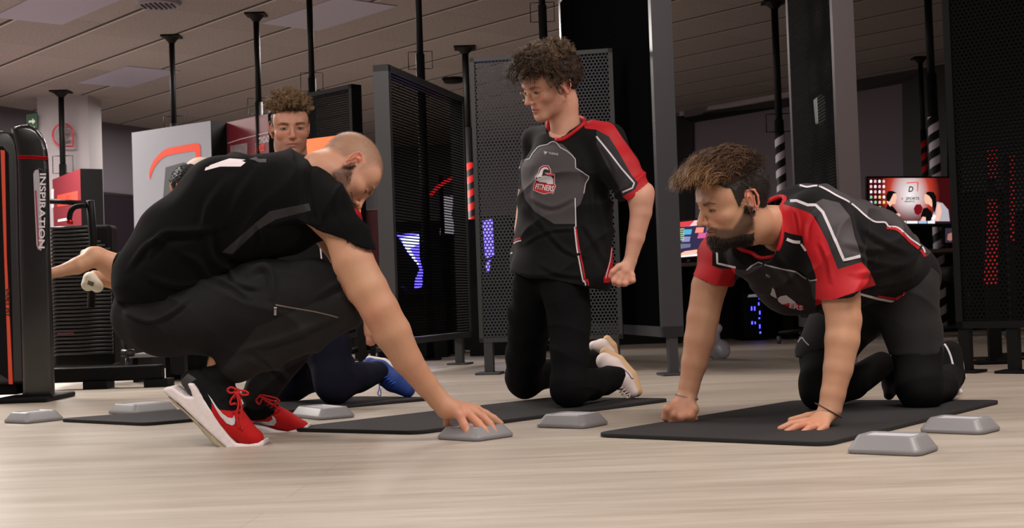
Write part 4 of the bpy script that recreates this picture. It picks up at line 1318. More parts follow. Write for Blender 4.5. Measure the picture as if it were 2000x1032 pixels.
    patch(bv, [zz(x, y) for x, y in [(20, 668), (70, 650), (100, 640), (165, 645), (110, 664), (60, 672), (10, 684)]], wt, 'back_print', o)
    patch(bv, [(402, 328), (436, 316), (452, 318), (470, 314), (480, 318), (470, 326), (430, 326), (400, 334)], wt, 'back_print', o)
    patch(bv, [(486, 311), (500, 307), (505, 311), (520, 311), (520, 318), (505, 318), (498, 314)], JGREY, 'back_print', o)
    # trousers
    tr = chain([(300, 612, 3.95, 72), (322, 618, 3.9, 74), (420, 614, 3.86, 79), (530, 596, 3.83, 88), (610, 582, 3.81, 74), (655, 588, 3.79, 54)]) + chain([(665, 600, 3.80, 46), (600, 640, 3.81, 50), (520, 680, 3.82, 44), (470, 706, 3.83, 38), (458, 713, 3.83, 35)])
    tr += chain([(330, 610, 4.1, 66), (560, 600, 4.18, 56), (625, 600, 4.2, 50)]) + chain([(618, 610, 4.2, 46), (560, 690, 4.22, 40), (515, 755, 4.22, 34), (505, 775, 4.22, 32)])
    tr += chain([(270, 620, 3.98, 48), (290, 580, 4.0, 58)], lat, 1.3)
    o2, Vt, Qt, bt = garment('trousers', tr, .0045, .04, P, [PANTS, mat('black_trouser_panel', (20, 20, 21), .9, bump=.3, bscale=800)],
                             [([(500, 640), (690, 560), (720, 640), (560, 720), (470, 800), (420, 740)], 1)], (.003, 8, 81, (.6, .1, .8), .008, 8), folds=[([z8(*q) for q in L], w_, a_) for L, w_, a_ in [([(600, 640), (660, 612), (700, 650), (700, 740)], 6, .012), ([(460, 660), (540, 690), (600, 740)], 5, .010), ([(520, 620), (560, 680), (640, 700)], 5, .008), ([(90, 800), (190, 838), (290, 800), (360, 740)], 4, .006), ([(560, 960), (760, 900), (960, 820)], 8, .010), ([(620, 960), (700, 1010), (760, 1080)], 6, .007), ([(880, 740), (960, 690), (1000, 700)], 6, .006)]])
    zm = mat('zip_metal', (120, 108, 98), .4, metal=.7)
    ribbon(bt, [(538, 596), (580, 603), (620, 610), (660, 620)], 2.6, zm, 'zip', o2, .002)
    b = MB()
    h = hit(bt, 538, 602)
    if h[0] is not None:
        c = np.array(h[0]) - _f * .004
        b.box(c - CU * .012, (.007, .003, .016), [CR, _f, CU], bev=.001)
        b.tube([c + CR * .005, c - CR * .004], .003, 8)
        b.build('zip_pull', mat('zip_pull_metal', (170, 165, 165), .3, metal=.9), o2, True)
    # sock band
    garment('sock', chain([(436, 735, 3.835, 27), (412, 744, 3.84, 27), (440, 780, 3.83, 31)]), .004, .02, P, [SHBLACK])
    # shoes
    def shoe(upper, sole, tread, polys, lat3, Yc, hw):
        f_o, Vu, Qu, bu = garment('shoe', schain(upper, lat3, 1.15, 3), .0028, .02, P, [SHRED, SHBLACK, SHWHITE, mat('grey_heel', (50, 48, 50), .7)], polys)
        slab_sdf('shoe_sole', sole, Yc, hw, SHWHITE, f_o, wr=(.0006, 60, 3))
        if tread: slab_sdf('shoe_tread', tread, Yc, hw - .005, SHGUM, f_o, rnd=.004, wr=(.0012, 50, 4))
        return f_o, bu, bu
    lat3 = np.array([.12, -.98, .1])
    up = [(368, 742, 3.83, 15), (392, 752, 3.83, 28), (425, 790, 3.82, 31), (458, 828, 3.81, 28), (486, 851, 3.80, 20), (499, 857, 3.80, 16)]
    blk = [zf(x, y) for x, y in [(0, 0), (900, 0), (900, 520), (790, 560), (605, 545), (560, 470), (560, 640), (0, 640)]]
    grey = [zf(x, y) for x, y in [(185, 290), (310, 160), (400, 220), (345, 255), (400, 405), (330, 395)]]
    sole = [zf(x, y) for x, y in [(88, 318), (120, 298), (185, 292), (250, 345), (325, 395), (372, 402), (398, 400), (375, 330), (342, 262), (372, 256), (405, 262), (440, 300), (520, 430), (620, 570), (700, 700), (780, 810), (850, 885), (960, 895), (1080, 885), (1138, 850), (1145, 900), (1110, 940), (1000, 962), (860, 968), (760, 945), (600, 800), (430, 640), (260, 480), (130, 380), (90, 350)]]
    tread = [zf(x, y) for x, y in [(110, 372), (200, 440), (400, 620), (600, 800), (740, 930), (860, 968), (760, 968), (690, 950), (600, 890), (560, 840), (440, 700), (300, 560), (180, 460)]]
    fo, bu, bq = shoe(up, sole, tread, [(blk, 1), (grey, 3)], lat3, 3.815, .046)
    swoosh = [zf(x, y) for x, y in [(520, 380), (560, 430), (620, 520), (680, 590), (735, 630), (780, 640), (800, 605), (812, 660), (805, 700), (780, 715), (720, 690), (650, 610), (590, 510)]]
    patch(bu, swoosh, JWHITE, 'shoe_logo', fo, .0016, 2)
    def laces(base, Y, fo, flip=1):
        b = MB()
        for k_ in range(6):
            t = k_ / 5
            x0 = base[0][0] + (base[1][0] - base[0][0]) * t; y0 = base[0][1] + (base[1][1] - base[0][1]) * t
            b.tube([at(x0 - 6, y0 + 3, Y + .02), at(x0, y0 - 2, Y - .012), at(x0 + 7, y0 + 1, Y + .01)], .0028, 6)
        for pts in base[2]:
            b.tube(smooth_path([at(x, y, Y - .02) for x, y in pts], 4), .003, 6)
        b.build('lace', LACE, fo, True)
    laces(((466, 832), (463, 762), [[(463, 762), (452, 757), (444, 762), (450, 768), (462, 766)], [(463, 764), (474, 772), (486, 770), (478, 764), (464, 763)], [(462, 766), (466, 790), (462, 812), (468, 838)], [(464, 766), (472, 795), (470, 826), (474, 840)], [(462, 768), (452, 780), (450, 790), (460, 788)]]), 3.78, fo)
    lat4 = np.array([.0, 1, 0])
    up = [(488, 812, 4.24, 24), (505, 800, 4.24, 25), (530, 812, 4.22, 23), (560, 824, 4.20, 19), (583, 833, 4.18, 14), (591, 835, 4.175, 12)]
    blk = [zf(x, y) for x, y in [(860, 0), (1250, 0), (1300, 470), (1215, 590), (1120, 655), (930, 660), (860, 680)]]
    sole = [zf(x, y) for x, y in [(870, 690), (960, 690), (1130, 720), (1260, 755), (1380, 772), (1480, 740), (1570, 705), (1602, 690), (1600, 755), (1560, 792), (1400, 812), (1250, 828), (1140, 838), (980, 830), (870, 800)]]
    fo, bu, bq = shoe(up, sole, None, [(blk, 1)], lat4, 4.195, .042)
    patch(bu, [zf(x, y) for x, y in [(930, 658), (1080, 672), (1170, 672), (1210, 650), (1200, 605), (1240, 640), (1252, 680), (1225, 712), (1150, 712), (1040, 695)]], JWHITE, 'shoe_logo', fo, .0016, 2)
    laces(((540, 800), (508, 774), [[(508, 774), (520, 780), (545, 786), (538, 778), (510, 772)], [(508, 774), (500, 782), (506, 790), (512, 780)], [(510, 776), (530, 790), (545, 788)]]), 4.17, fo)
    tuck(P, [w_ for w_ in WEAR if len(w_[0])], [(nb, .115)])
    return P

# ================================================================== PERSON D: kneeling behind
def man_behind():
    WEAR.clear()
    R = head_frame((.25, -.95, -.17), (.01, -.16, .985)); pos = (-0.843, 5.248, 1.082); sc = 1.0
    nb = at(574, 322, 5.30)
    V, Q = build_head(pos, R, sc, nb, nr=.055, jaw=.9, ear_out=.0, wide=.87)
    N = vnormals(V, Q)
    st = dict(brow=(48, 34, 28), stubble=((128, 86, 68), .5), crop=((92, 70, 54), .8), fade=.04, open=.8, lash=.0012, lip=(170, 92, 84))
    C = face_colors(V, (194, 140, 116), st)
    torso = chain([(576, 350, 5.30, 44), (585, 440, 5.28, 54), (600, 560, 5.25, 52)], np.array([.97, .25, 0]), 1.4)
    legs = chain([(585, 600, 5.22, 40), (630, 690, 5.15, 34), (650, 752, 5.12, 28), (738, 742, 5.35, 15)]) + chain([(600, 600, 5.3, 36), (565, 700, 5.4, 30), (560, 748, 5.42, 22)])
    arms = chain([(655, 380, 5.22, 30), (690, 480, 5.15, 26), (712, 560, 5.08, 20), (724, 630, 5.05, 14)]) + chain([(500, 380, 5.35, 30), (480, 480, 5.3, 26), (500, 580, 5.2, 18)])
    hd = chain([(724, 640, 5.05, 14), (724, 650, 5.05, 13)])
    for i, (x, y) in enumerate([(719, 671), (724, 674), (730, 672), (735, 668)]): hd += chain([(724, 652, 5.05, 7), (x, y - 8, 5.04 + .006 * i, 4.5), (x - 1, y, 5.045 + .006 * i, 3.8)])
    hd += chain([(724, 645, 5.04, 6), (735, 655, 5.03, 4.5), (738, 664, 5.03, 4)])
    Vb, Qb = body_mesh(torso + [cone(nb, at(576, 350, 5.3), .06, .07)] + legs + arms, .0045, .03, hd, .006)
    P = person('short-haired man kneeling behind the squatting man, looking down at the camera side', *joinm([(tx(V, pos, R, sc), Q, C), (Vb, Qb, skin_cols(Vb, (198, 146, 120)))]))
    h = hairline(V)
    topm = np.clip(h, 0, .04) * sm(.055, .085, V[:, 2])
    parts = [cap(V, Q, h, .0015, (84, 64, 50), 2, .0004), cap(V, Q, np.where(V[:, 2] > .05 + .01 * wav(V, 20, 3), h, -1), .012, (70, 54, 42), 3, .003)]
    ro, no = pick(V, N, topm, 700, 4)
    parts.append(tufts(ro + no * .006, no + np.array([-.1, .45, .75]), .036, .0013, 7, (134, 108, 80), .45, .006, 1.0, .0, lambda P_, t: np.array([.05, .10, -.06]), .5, 6, clump=8, spread=.005, tip=.3))
    fr = np.clip(h, 0, .03) * sm(.03, .06, V[:, 1]) * (V[:, 2] > .04)
    ro, no = pick(V, N, fr, 240, 9)
    parts.append(tufts(ro + no * .004, no + np.array([-.3, .6, .9]), .032, .0013, 7, (156, 128, 96), .45, .006, 1.0, .0, None, .5, 16, clump=8, spread=.005, tip=.3))
    tf = np.clip(h, 0, .02) * sm(.05, .08, V[:, 1]) * (V[:, 2] < .08)
    ro, no = pick(V, N, tf, 160, 29)
    parts.append(tufts(ro + no * .006, no + np.array([-.3, .5, -.1]), .018, .0028, 5, (80, 62, 46), .5, .004, 1.0, .05, None, .3, 30))
    sd = np.clip(h, 0, .02) * (V[:, 2] < .08)
    ro, no = pick(V, N, sd, 4000, 10)
    parts.append(tufts(ro, no * .5 + np.array([0, -.3, -.6]), .007, .0006, 2, (84, 66, 52), .3, seed=12))
    Vh, Qh, Ch = joinm(parts)
    mkobj('hair', tx(Vh, pos, R, sc), Qh, HAIRM, P, True, Ch)
    sh = chain([(576, 362, 5.30, 50), (584, 440, 5.28, 62), (600, 560, 5.25, 60), (605, 590, 5.24, 60)], np.array([.97, .25, 0]), 1.45) + chain([(505, 372, 5.35, 36), (492, 420, 5.33, 36)]) + chain([(650, 372, 5.24, 36), (674, 430, 5.19, 34)])
    o, _, _, bv = garment('sports_jersey', sh, .005, .03, P, [JERSEY, JRED], [([(640, 400), (720, 400), (720, 470), (640, 460)], 1)], (.003, 7, 95), cuts=[(at(600, 585, 5.2), (0, 0, -1))],
                          subs=[cone(at(576, 300, 5.27), at(575, 330, 5.28), .066, .06)])
    ribbon(bv, [(626, 440), (625, 470), (627, 500), (630, 522)], 3, JWHITE, 'white_piping', o)
    tr = chain([(580, 590, 5.24, 52), (600, 600, 5.2, 52), (640, 680, 5.15, 45), (652, 735, 5.12, 40), (652, 752, 5.11, 35)]) + chain([(655, 752, 5.13, 34), (700, 738, 5.22, 28), (738, 728, 5.34, 22)])
    tr += chain([(600, 600, 5.3, 50), (565, 700, 5.4, 44), (560, 752, 5.42, 34)]) + chain([(565, 752, 5.42, 30), (620, 735, 5.5, 28), (672, 712, 5.6, 22)])
    garment('trousers', tr, .005, .04, P, [NAVY], (), (.003, 9, 99))
    blue = mat('blue_knit', (28, 62, 140), .7, bump=.6, bscale=350)
    blue2 = mat('bright_blue_laces', (40, 80, 200), .6)
    us = chain([(722, 715, 5.38, 16), (740, 725, 5.37, 22), (768, 745, 5.36, 21), (796, 762, 5.36, 15)])
    o4, _, _, b4 = garment('shoe', us, .0035, .02, P, [blue])
    garment('shoe_sole', chain([(722, 703, 5.40, 8), (750, 709, 5.39, 9), (778, 726, 5.38, 9), (803, 744, 5.37, 9)]), .0032, .01, o4, [SHWHITE])
    b = MB()
    for k_ in range(6):
        x0, y0 = 742 + k_ * 5, 730 + k_ * 4
        b.tube([at(x0 - 4, y0 + 5, 5.31), at(x0, y0, 5.30), at(x0 + 5, y0 - 3, 5.31)], .0022, 6)
    b.tube(smooth_path([at(740, 742, 5.3), at(741, 758, 5.29), at(738, 770, 5.29), at(744, 773, 5.29), at(743, 760, 5.29)], 4), .002, 6)
    b.build('lace', blue2, o4, True)
    o5, _, _, _ = garment('shoe', chain([(672, 708, 5.62, 14), (684, 722, 5.62, 12)]), .004, .01, P, [SHWHITE, JRED], [([(660, 690), (676, 690), (676, 730), (660, 730)], 1)])
    tuck(P, [w_ for w_ in WEAR if len(w_[0])], [(nb, .08)])
    return P

# ================================================================== far gym users
def gym_user():
    WEAR.clear()
    Y = 6.75
    R = head_frame((-.72, .60, -.3), (-.05, 0, 1)); pos = at(368, 368, Y); sc = .92
    nb = at(358, 412, Y + .05)
    V, Q = build_head(pos, R, sc, nb)
    N = vnormals(V, Q)
    C = face_colors(V, (176, 112, 84), dict(brow=(26, 18, 16), stubble=((40, 28, 24), .6), crop=((22, 18, 17), .97), fade=.012))
    # reclining on the machine seat, one foot pushed forward, the other tucked under
    torso = chain([(345, 430, Y, 42), (325, 500, Y, 48), (310, 560, Y, 46)], np.array([.3, 1, 0]), 1.3)
    leg = chain([(310, 560, 6.7, 36), (230, 525, 6.62, 28), (190, 502, 6.58, 19), (180, 500, 6.56, 18)]) + chain([(185, 503, 6.56, 18), (150, 520, 6.5, 16.5), (118, 530, 6.45, 11), (100, 534, 6.42, 10)])
    leg2 = chain([(310, 570, 6.85, 34), (240, 545, 6.85, 26), (200, 545, 6.8, 15), (185, 542, 6.75, 13), (178, 545, 6.72, 12)])
    arm = chain([(325, 440, 6.55, 22), (300, 500, 6.5, 18), (260, 560, 6.5, 14), (232, 604, 6.5, 9)])
    Vb, Qb = body_mesh(torso + leg + leg2 + arm + [cone(nb, at(345, 430, Y), .055, .06)], .005, .02)
    P = person('person in white t-shirt and black shorts exercising on the black machine, bare legs raised', *joinm([(tx(V, pos, R, sc), Q, C), (Vb, Qb, skin_cols(Vb, (196, 150, 118)))]))
    h = hairline(V)
    ro, no = pick(V, N, np.clip(h, 0, .04), 2500, 4)
    Vh, Qh, Ch = joinm([cap(V, Q, h, .010, (18, 15, 15), 2), tufts(ro + no * .006, no + np.array([0, .2, .1]), .009, .0016, 4, (22, 18, 17), .4, seed=6)])
    mkobj('hair', tx(Vh, pos, R, sc), Qh, HAIRM, P, True, Ch)
    white = mat('white_cotton', (214, 210, 214), .85)
    garment('t_shirt', chain([(345, 432, Y, 48), (322, 500, Y, 56), (312, 555, Y, 52)], np.array([.3, 1, 0]), 1.3) + chain([(312, 440, 6.58, 36), (296, 470, 6.54, 32)]), .006, .03, P, [white], (), (.004, 7, 5))
    garment('shorts', chain([(312, 565, 6.7, 44), (260, 538, 6.65, 37), (234, 524, 6.62, 33)]) + chain([(312, 572, 6.85, 42), (250, 556, 6.85, 34)]), .006, .03, P, [TEE], (), (.003, 8, 5), cuts=[(at(226, 520, 6.6), pxdir(-1, -.15))])
    cr = mat('cream_shoe', (214, 212, 196), .7)
    o, _, _, bv = garment('shoe', chain([(172, 556, 6.70, 13), (176, 545, 6.71, 13), (190, 560, 6.70, 12)]), .004, .02, P, [cr, mat('olive_print', (92, 92, 70), .8)], [([(172, 548), (184, 552), (182, 560), (170, 556)], 1)])
    garment('shoe', chain([(166, 496, 6.75, 9), (174, 494, 6.75, 8)]), .004, .02, P, [cr])
    tuck(P, [w_ for w_ in WEAR if len(w_[0])], [(nb, .08)])
    return P
def cap_wearer():
    WEAR.clear()
    Y = 7.4
    R = head_frame((.5, .8, -.1), (0, 0, 1)); pos = at(396, 352, Y); sc = 1.0
    nb = at(392, 400, Y)
    V, Q = build_head(pos, R, sc, nb)
    C = face_colors(V, (196, 140, 112), dict(crop=((40, 30, 26), .9)))
    Vb, Qb = body_mesh(chain([(392, 420, Y, 36), (392, 500, Y, 42), (392, 560, Y, 40)], np.array([1, 0, 0]), 1.4) + [cone(nb, at(392, 425, Y), .055, .07)] + chain([(380, 560, Y, 28), (380, 660, Y, 20), (380, 705, Y, 14)]) + chain([(405, 560, Y, 28), (405, 660, Y, 20), (405, 704, Y, 14)]), .006, .02)
    P = person('person in beige cap behind the white-shirted gym user', *joinm([(tx(V, pos, R, sc), Q, C), (Vb, Qb, skin_cols(Vb, (196, 150, 118)))]))
    N = vnormals(V, Q)
    h = V[:, 2] - .035 + .1 * V[:, 1]
    Vc, Qc, _ = cap(V, Q, h * 3, .008, (196, 180, 165), 2, .0002)
    o = mkobj('baseball_cap', tx(Vc, pos, R, sc), Qc, mat('beige_twill', (196, 178, 164), .85, bump=.2), P)
    f = Fld((-.1, .04, .0), (.1, .2, .08), .004)
    f.union(ell((0, .10, .040), (.07, .07, .007)), .001)
    Vc, Qc = f.mesh()
    mkobj('cap_brim', tx(Vc, pos, R, sc), Qc, MATS['beige_twill'], o)
    garment('trousers', chain([(380, 560, Y, 34), (380, 660, Y, 25), (380, 708, Y, 19)]) + chain([(405, 560, Y, 34), (405, 660, Y, 25), (405, 707, Y, 19)]), .007, .02, P, [DENIM])
    garment('sweatshirt', chain([(392, 425, Y, 46), (392, 500, Y, 50), (392, 560, Y, 48)], np.array([1, 0, 0]), 1.45) , .007, .03, P, [mat('grey_sweat', (120, 116, 118), .9)])
    tuck(P, [w_ for w_ in WEAR if len(w_[0])], [(nb, .08)])
    return P

# ================================================================== procedural room materials
def nodes(name):
    m = bpy.data.materials.new(name); m.use_nodes = True
    return m, m.node_tree, m.node_tree.nodes['Principled BSDF']
def mth(nt, op, a, b=None, c=None):
    n = nt.nodes.new('ShaderNodeMath'); n.operation = op
    for i, v in enumerate((a, b, c)):
        if v is None: continue
        if isinstance(v, (int, float)): n.inputs[i].default_value = v
        else: nt.links.new(v, n.inputs[i])
    return n.outputs[0]
def ramp(nt, fac, stops):
    r = nt.nodes.new('ShaderNodeValToRGB')
    e = r.color_ramp.elements
    while len(e) < len(stops): e.new(.5)
    for i, (p, c) in enumerate(stops): e[i].position = p; e[i].color = (*lin(c), 1)
    nt.links.new(fac, r.inputs[0])
    return r.outputs[0]
def mixc(nt, fac, a, b):
    n = nt.nodes.new('ShaderNodeMix'); n.data_type = 'RGBA'
    if isinstance(fac, (int, float)): n.inputs[0].default_value = fac
    else: nt.links.new(fac, n.inputs[0])
    for i, v in ((6, a), (7, b)):
        if isinstance(v, tuple): n.inputs[i].default_value = (*lin(v), 1)
        else: nt.links.new(v, n.inputs[i])
    return n.outputs[2]
def floor_material():
    m, nt, b = nodes('pale_wood_vinyl')
    tc = nt.nodes.new('ShaderNodeTexCoord')
    def noise(sx, sy, sc, det=5, rough=.6):
        mp = nt.nodes.new('ShaderNodeMapping'); mp.inputs['Scale'].default_value = (sx, sy, 1)
        mp.inputs['Rotation'].default_value = (0, 0, .06)
        nt.links.new(tc.outputs['Object'], mp.inputs[0])
        n = nt.nodes.new('ShaderNodeTexNoise'); n.inputs['Scale'].default_value = sc; n.inputs['Detail'].default_value = det; n.inputs['Roughness'].default_value = rough
        nt.links.new(mp.outputs[0], n.inputs['Vector'])
        return n.outputs['Fac']
    a = noise(.55, 5.5, 2.2); c = noise(1.6, 26, 3.0, 3); d = noise(.3, 1.4, 1.2, 2)
    f = mth(nt, 'ADD', mth(nt, 'MULTIPLY', a, .55), mth(nt, 'ADD', mth(nt, 'MULTIPLY', c, .3), mth(nt, 'MULTIPLY', d, .15)))
    colr = ramp(nt, f, [(.30, (142, 131, 118)), (.46, (164, 153, 140)), (.56, (175, 165, 152)), (.70, (187, 177, 165))])
    br = nt.nodes.new('ShaderNodeTexBrick')
    br.inputs['Scale'].default_value = 1; br.inputs['Brick Width'].default_value = 60; br.inputs['Row Height'].default_value = .19
    br.inputs['Mortar Size'].default_value = .0018; br.inputs['Color1'].default_value = (1, 1, 1, 1); br.inputs['Color2'].default_value = (.96, .96, .96, 1)
    br.inputs['Mortar'].default_value = (.82, .80, .78, 1)
    mp = nt.nodes.new('ShaderNodeMapping'); mp.inputs['Rotation'].default_value = (0, 0, .06)
    nt.links.new(tc.outputs['Object'], mp.inputs[0]); nt.links.new(mp.outputs[0], br.inputs[0])
    mx = nt.nodes.new('ShaderNodeMix'); mx.data_type = 'RGBA'; mx.blend_type = 'MULTIPLY'; mx.inputs[0].default_value = 1
    nt.links.new(colr, mx.inputs[6]); nt.links.new(br.outputs['Color'], mx.inputs[7])
    nt.links.new(mx.outputs[2], b.inputs['Base Color'])
    b.inputs['Roughness'].default_value = .38
    b.inputs['Specular IOR Level'].default_value = .4
    rr = mth(nt, 'MULTIPLY_ADD', c, .2, .36)
    nt.links.new(rr, b.inputs['Roughness'])
    return m
def ceiling_material():
    m, nt, b = nodes('fibre_ceiling_tiles')
    tc = nt.nodes.new('ShaderNodeTexCoord')
    sp = nt.nodes.new('ShaderNodeSeparateXYZ'); nt.links.new(tc.outputs['Object'], sp.inputs[0])
    def lincomb(ax, ay, off, sc):
        return mth(nt, 'DIVIDE', mth(nt, 'ADD', mth(nt, 'MULTIPLY', sp.outputs[0], ax), mth(nt, 'MULTIPLY_ADD', sp.outputs[1], ay, off)), sc)
    u = lincomb(.75, .66, -4.67, .72)
    v = lincomb(.66, -.75, 0.3, 1.25)
    fu = mth(nt, 'FRACT', u)
    dark = mth(nt, 'LESS_THAN', fu, .055)
    lite = mth(nt, 'MULTIPLY', mth(nt, 'LESS_THAN', fu, .085), mth(nt, 'GREATER_THAN', fu, .055))
    row = mth(nt, 'MULTIPLY', mth(nt, 'FLOOR', u), .37)
    cross = mth(nt, 'LESS_THAN', mth(nt, 'FRACT', mth(nt, 'ADD', v, row)), .008)
    n = nt.nodes.new('ShaderNodeTexNoise'); n.inputs['Scale'].default_value = 55; n.inputs['Detail'].default_value = 6
    nt.links.new(tc.outputs['Object'], n.inputs[0])
    base = ramp(nt, n.outputs['Fac'], [(.3, (116, 107, 107)), (.5, (134, 124, 124)), (.7, (146, 136, 136))])
    wn = nt.nodes.new('ShaderNodeTexWhiteNoise'); wn.noise_dimensions = '2D'
    cb = nt.nodes.new('ShaderNodeCombineXYZ')
    nt.links.new(mth(nt, 'FLOOR', u), cb.inputs[0]); nt.links.new(mth(nt, 'FLOOR', mth(nt, 'ADD', v, row)), cb.inputs[1]); nt.links.new(cb.outputs[0], wn.inputs[0])
    vm = nt.nodes.new('ShaderNodeVectorMath'); vm.operation = 'SCALE'
    nt.links.new(base, vm.inputs[0]); nt.links.new(mth(nt, 'MULTIPLY_ADD', wn.outputs[0], .16, .92), vm.inputs['Scale'])
    c = mixc(nt, lite, vm.outputs[0], (176, 166, 158))
    c = mixc(nt, mth(nt, 'MULTIPLY', cross, .45), c, (90, 82, 78))
    c = mixc(nt, dark, c, (34, 30, 32))
    nt.links.new(c, b.inputs['Base Color'])
    b.inputs['Roughness'].default_value = .95
    bp = nt.nodes.new('ShaderNodeBump'); bp.inputs['Strength'].default_value = .4; bp.inputs['Distance'].default_value = .004
    nt.links.new(n.outputs['Fac'], bp.inputs['Height']); nt.links.new(bp.outputs[0], b.inputs['Normal'])
    return m
def perf_material(name, rgb, pitch, rad, rough=.45):
    """steel sheet with staggered round holes; UV in metres"""
    m, nt, b = nodes(name)
    b.inputs['Base Color'].default_value = (*lin(rgb), 1)
    b.inputs['Roughness'].default_value = rough
    b.inputs['Specular IOR Level'].default_value = .06
    uv = nt.nodes.new('ShaderNodeUVMap')
    sp = nt.nodes.new('ShaderNodeSeparateXYZ'); nt.links.new(uv.outputs[0], sp.inputs[0])
    def lattice(ox, oy):
        x = mth(nt, 'SUBTRACT', mth(nt, 'FRACT', mth(nt, 'ADD', mth(nt, 'DIVIDE', sp.outputs[0], pitch), ox)), .5)
        y = mth(nt, 'MULTIPLY', mth(nt, 'SUBTRACT', mth(nt, 'FRACT', mth(nt, 'ADD', mth(nt, 'DIVIDE', sp.outputs[1], pitch * 1.732), oy)), .5), 1.732)
        return mth(nt, 'SQRT', mth(nt, 'ADD', mth(nt, 'MULTIPLY', x, x), mth(nt, 'MULTIPLY', y, y)))
    d = mth(nt, 'MINIMUM', lattice(0, 0), lattice(.5, .5))
    solid = mth(nt, 'GREATER_THAN', d, rad / pitch)
    nt.links.new(solid, b.inputs['Alpha'])
    return m
def stripe_material(name, c1, c2, pitch=.11, rise=.06, n=1):
    m, nt, b = nodes(name)
    tc = nt.nodes.new('ShaderNodeTexCoord'); sp = nt.nodes.new('ShaderNodeSeparateXYZ'); nt.links.new(tc.outputs['Object'], sp.inputs[0])
    ang = mth(nt, 'ARCTAN2', sp.outputs[1], sp.outputs[0])
    t = mth(nt, 'FRACT', mth(nt, 'ADD', mth(nt, 'DIVIDE', sp.outputs[2], pitch), mth(nt, 'MULTIPLY', ang, -n / 6.28318)))
    s = mth(nt, 'LESS_THAN', t, .5)
    nt.links.new(mixc(nt, s, c1, c2), b.inputs['Base Color'])
    b.inputs['Roughness'].default_value = .5
    return m

def quad(name, P, m, parent=None, root=None, uvm=True):
    """flat four-sided sheet; UV in metres"""
    o = mkobj(name, [tuple(p) for p in P], [(0, 1, 2, 3)], m, parent, False)
    me = o.data; uv = me.uv_layers.new(name='UVMap')
    P = [np.array(p) for p in P]
    a = np.linalg.norm(P[1] - P[0]); h = np.linalg.norm(P[3] - P[0])
    for i, q in enumerate([(0, 0), (a, 0), (a, h), (0, h)]): uv.data[i].uv = q
    if root is not None: rel(o, root)
    return o
def prism(name, P, depth, m, root=None, parent=None, bev=0.0, seg=3, smooth=False):
    """outline P (3-D, coplanar) pushed by the vector depth"""
    bm = bmesh.new()
    a = [bm.verts.new(Vector(p)) for p in P]
    bm.faces.new(a)
    r = bmesh.ops.extrude_face_region(bm, geom=bm.faces[:])
    for v in r['geom']:
        if isinstance(v, bmesh.types.BMVert): v.co += Vector(depth)
    bmesh.ops.recalc_face_normals(bm, faces=bm.faces[:])
    if bev: bmesh.ops.bevel(bm, geom=bm.edges[:], offset=bev, segments=seg, affect='EDGES', profile=.5)
    me = bpy.data.meshes.new(name); bm.to_mesh(me); bm.free()
    me.materials.append(m)
    if smooth: me.polygons.foreach_set('use_smooth', [True] * len(me.polygons))
    o = bpy.data.objects.new(name, me); col.objects.link(o)
    if root is not None: rel(o, root)
    elif parent is not None: o.parent = parent
    return o
def vxy(x, y, z): return np.array([x, y, z], float)

# ================================================================== the room
# back walls: ground polyline found from where they meet the ceiling
WP = [(-5.6, -1.5), (-5.9, 8.0), (-6.4, 15.2), (-5.35, 17.6), (-4.55, 19.2), (-2.4, 21.9), (1.6, 21.0), (2.45, 18.6), (4.9, 15.7), (7.2, 13.2), (5.8, -1.5)]
fl = mkobj('floor', [(-9, -3, 0), (9, -3, 0), (9, 24, 0), (-9, 24, 0)], [(0, 1, 2, 3)], floor_material(), None, False); props(fl, kind='structure')
ce = mkobj('ceiling', [(-9, -3, CEIL), (-9, 24, CEIL), (9, 24, CEIL), (9, -3, CEIL)], [(0, 1, 2, 3)], ceiling_material(), None, False); props(ce, kind='structure')
WALLM = mat('mauve_grey_paint', (88, 82, 90), .8, bump=.1, bscale=60)
WALLW = mat('white_paint', (140, 134, 137), .8, bump=.1, bscale=60)
WALLD = mat('dark_wall', (38, 34, 36), .8)
wn = ['wall_left', 'wall_left_far', 'wall_back_left', 'wall_back_corner', 'wall_back_middle', 'wall_back', 'wall_back_right', 'wall_right_back', 'wall_right_far', 'wall_right']
for i, nm in enumerate(wn):
    a, b_ = WP[i], WP[i + 1]
    mm_ = WALLM if nm not in ('wall_left', 'wall_left_far', 'wall_right') else WALLW
    o = mkobj(nm, [(a[0], a[1], 0), (b_[0], b_[1], 0), (b_[0], b_[1], CEIL), (a[0], a[1], CEIL)], [(0, 1, 2, 3)], mm_, None, False)
    props(o, kind='structure')
o = mkobj('wall_front', [(-5.6, -1.5, 0), (5.8, -1.5, 0), (5.8, -1.5, CEIL), (-5.6, -1.5, CEIL)], [(0, 1, 2, 3)], WALLW, None, False); props(o, kind='structure')
def onwall(px, py, off=.03):
    """where a pixel's ray meets the back walls"""
    d = ray(px, py)
    best = None
    for a, b_ in zip(WP[1:-2], WP[2:-1]):
        e = np.array([b_[0] - a[0], b_[1] - a[1]])
        A_ = np.array([[d[0], -e[0]], [d[1], -e[1]]])
        if abs(np.linalg.det(A_)) < 1e-9: continue
        t, s_ = np.linalg.solve(A_, np.array([a[0], a[1]]))
        if t > 0 and -1e-6 <= s_ <= 1 + 1e-6 and (best is None or t < best): best = t
    return CO + d * (best - off / d[1])
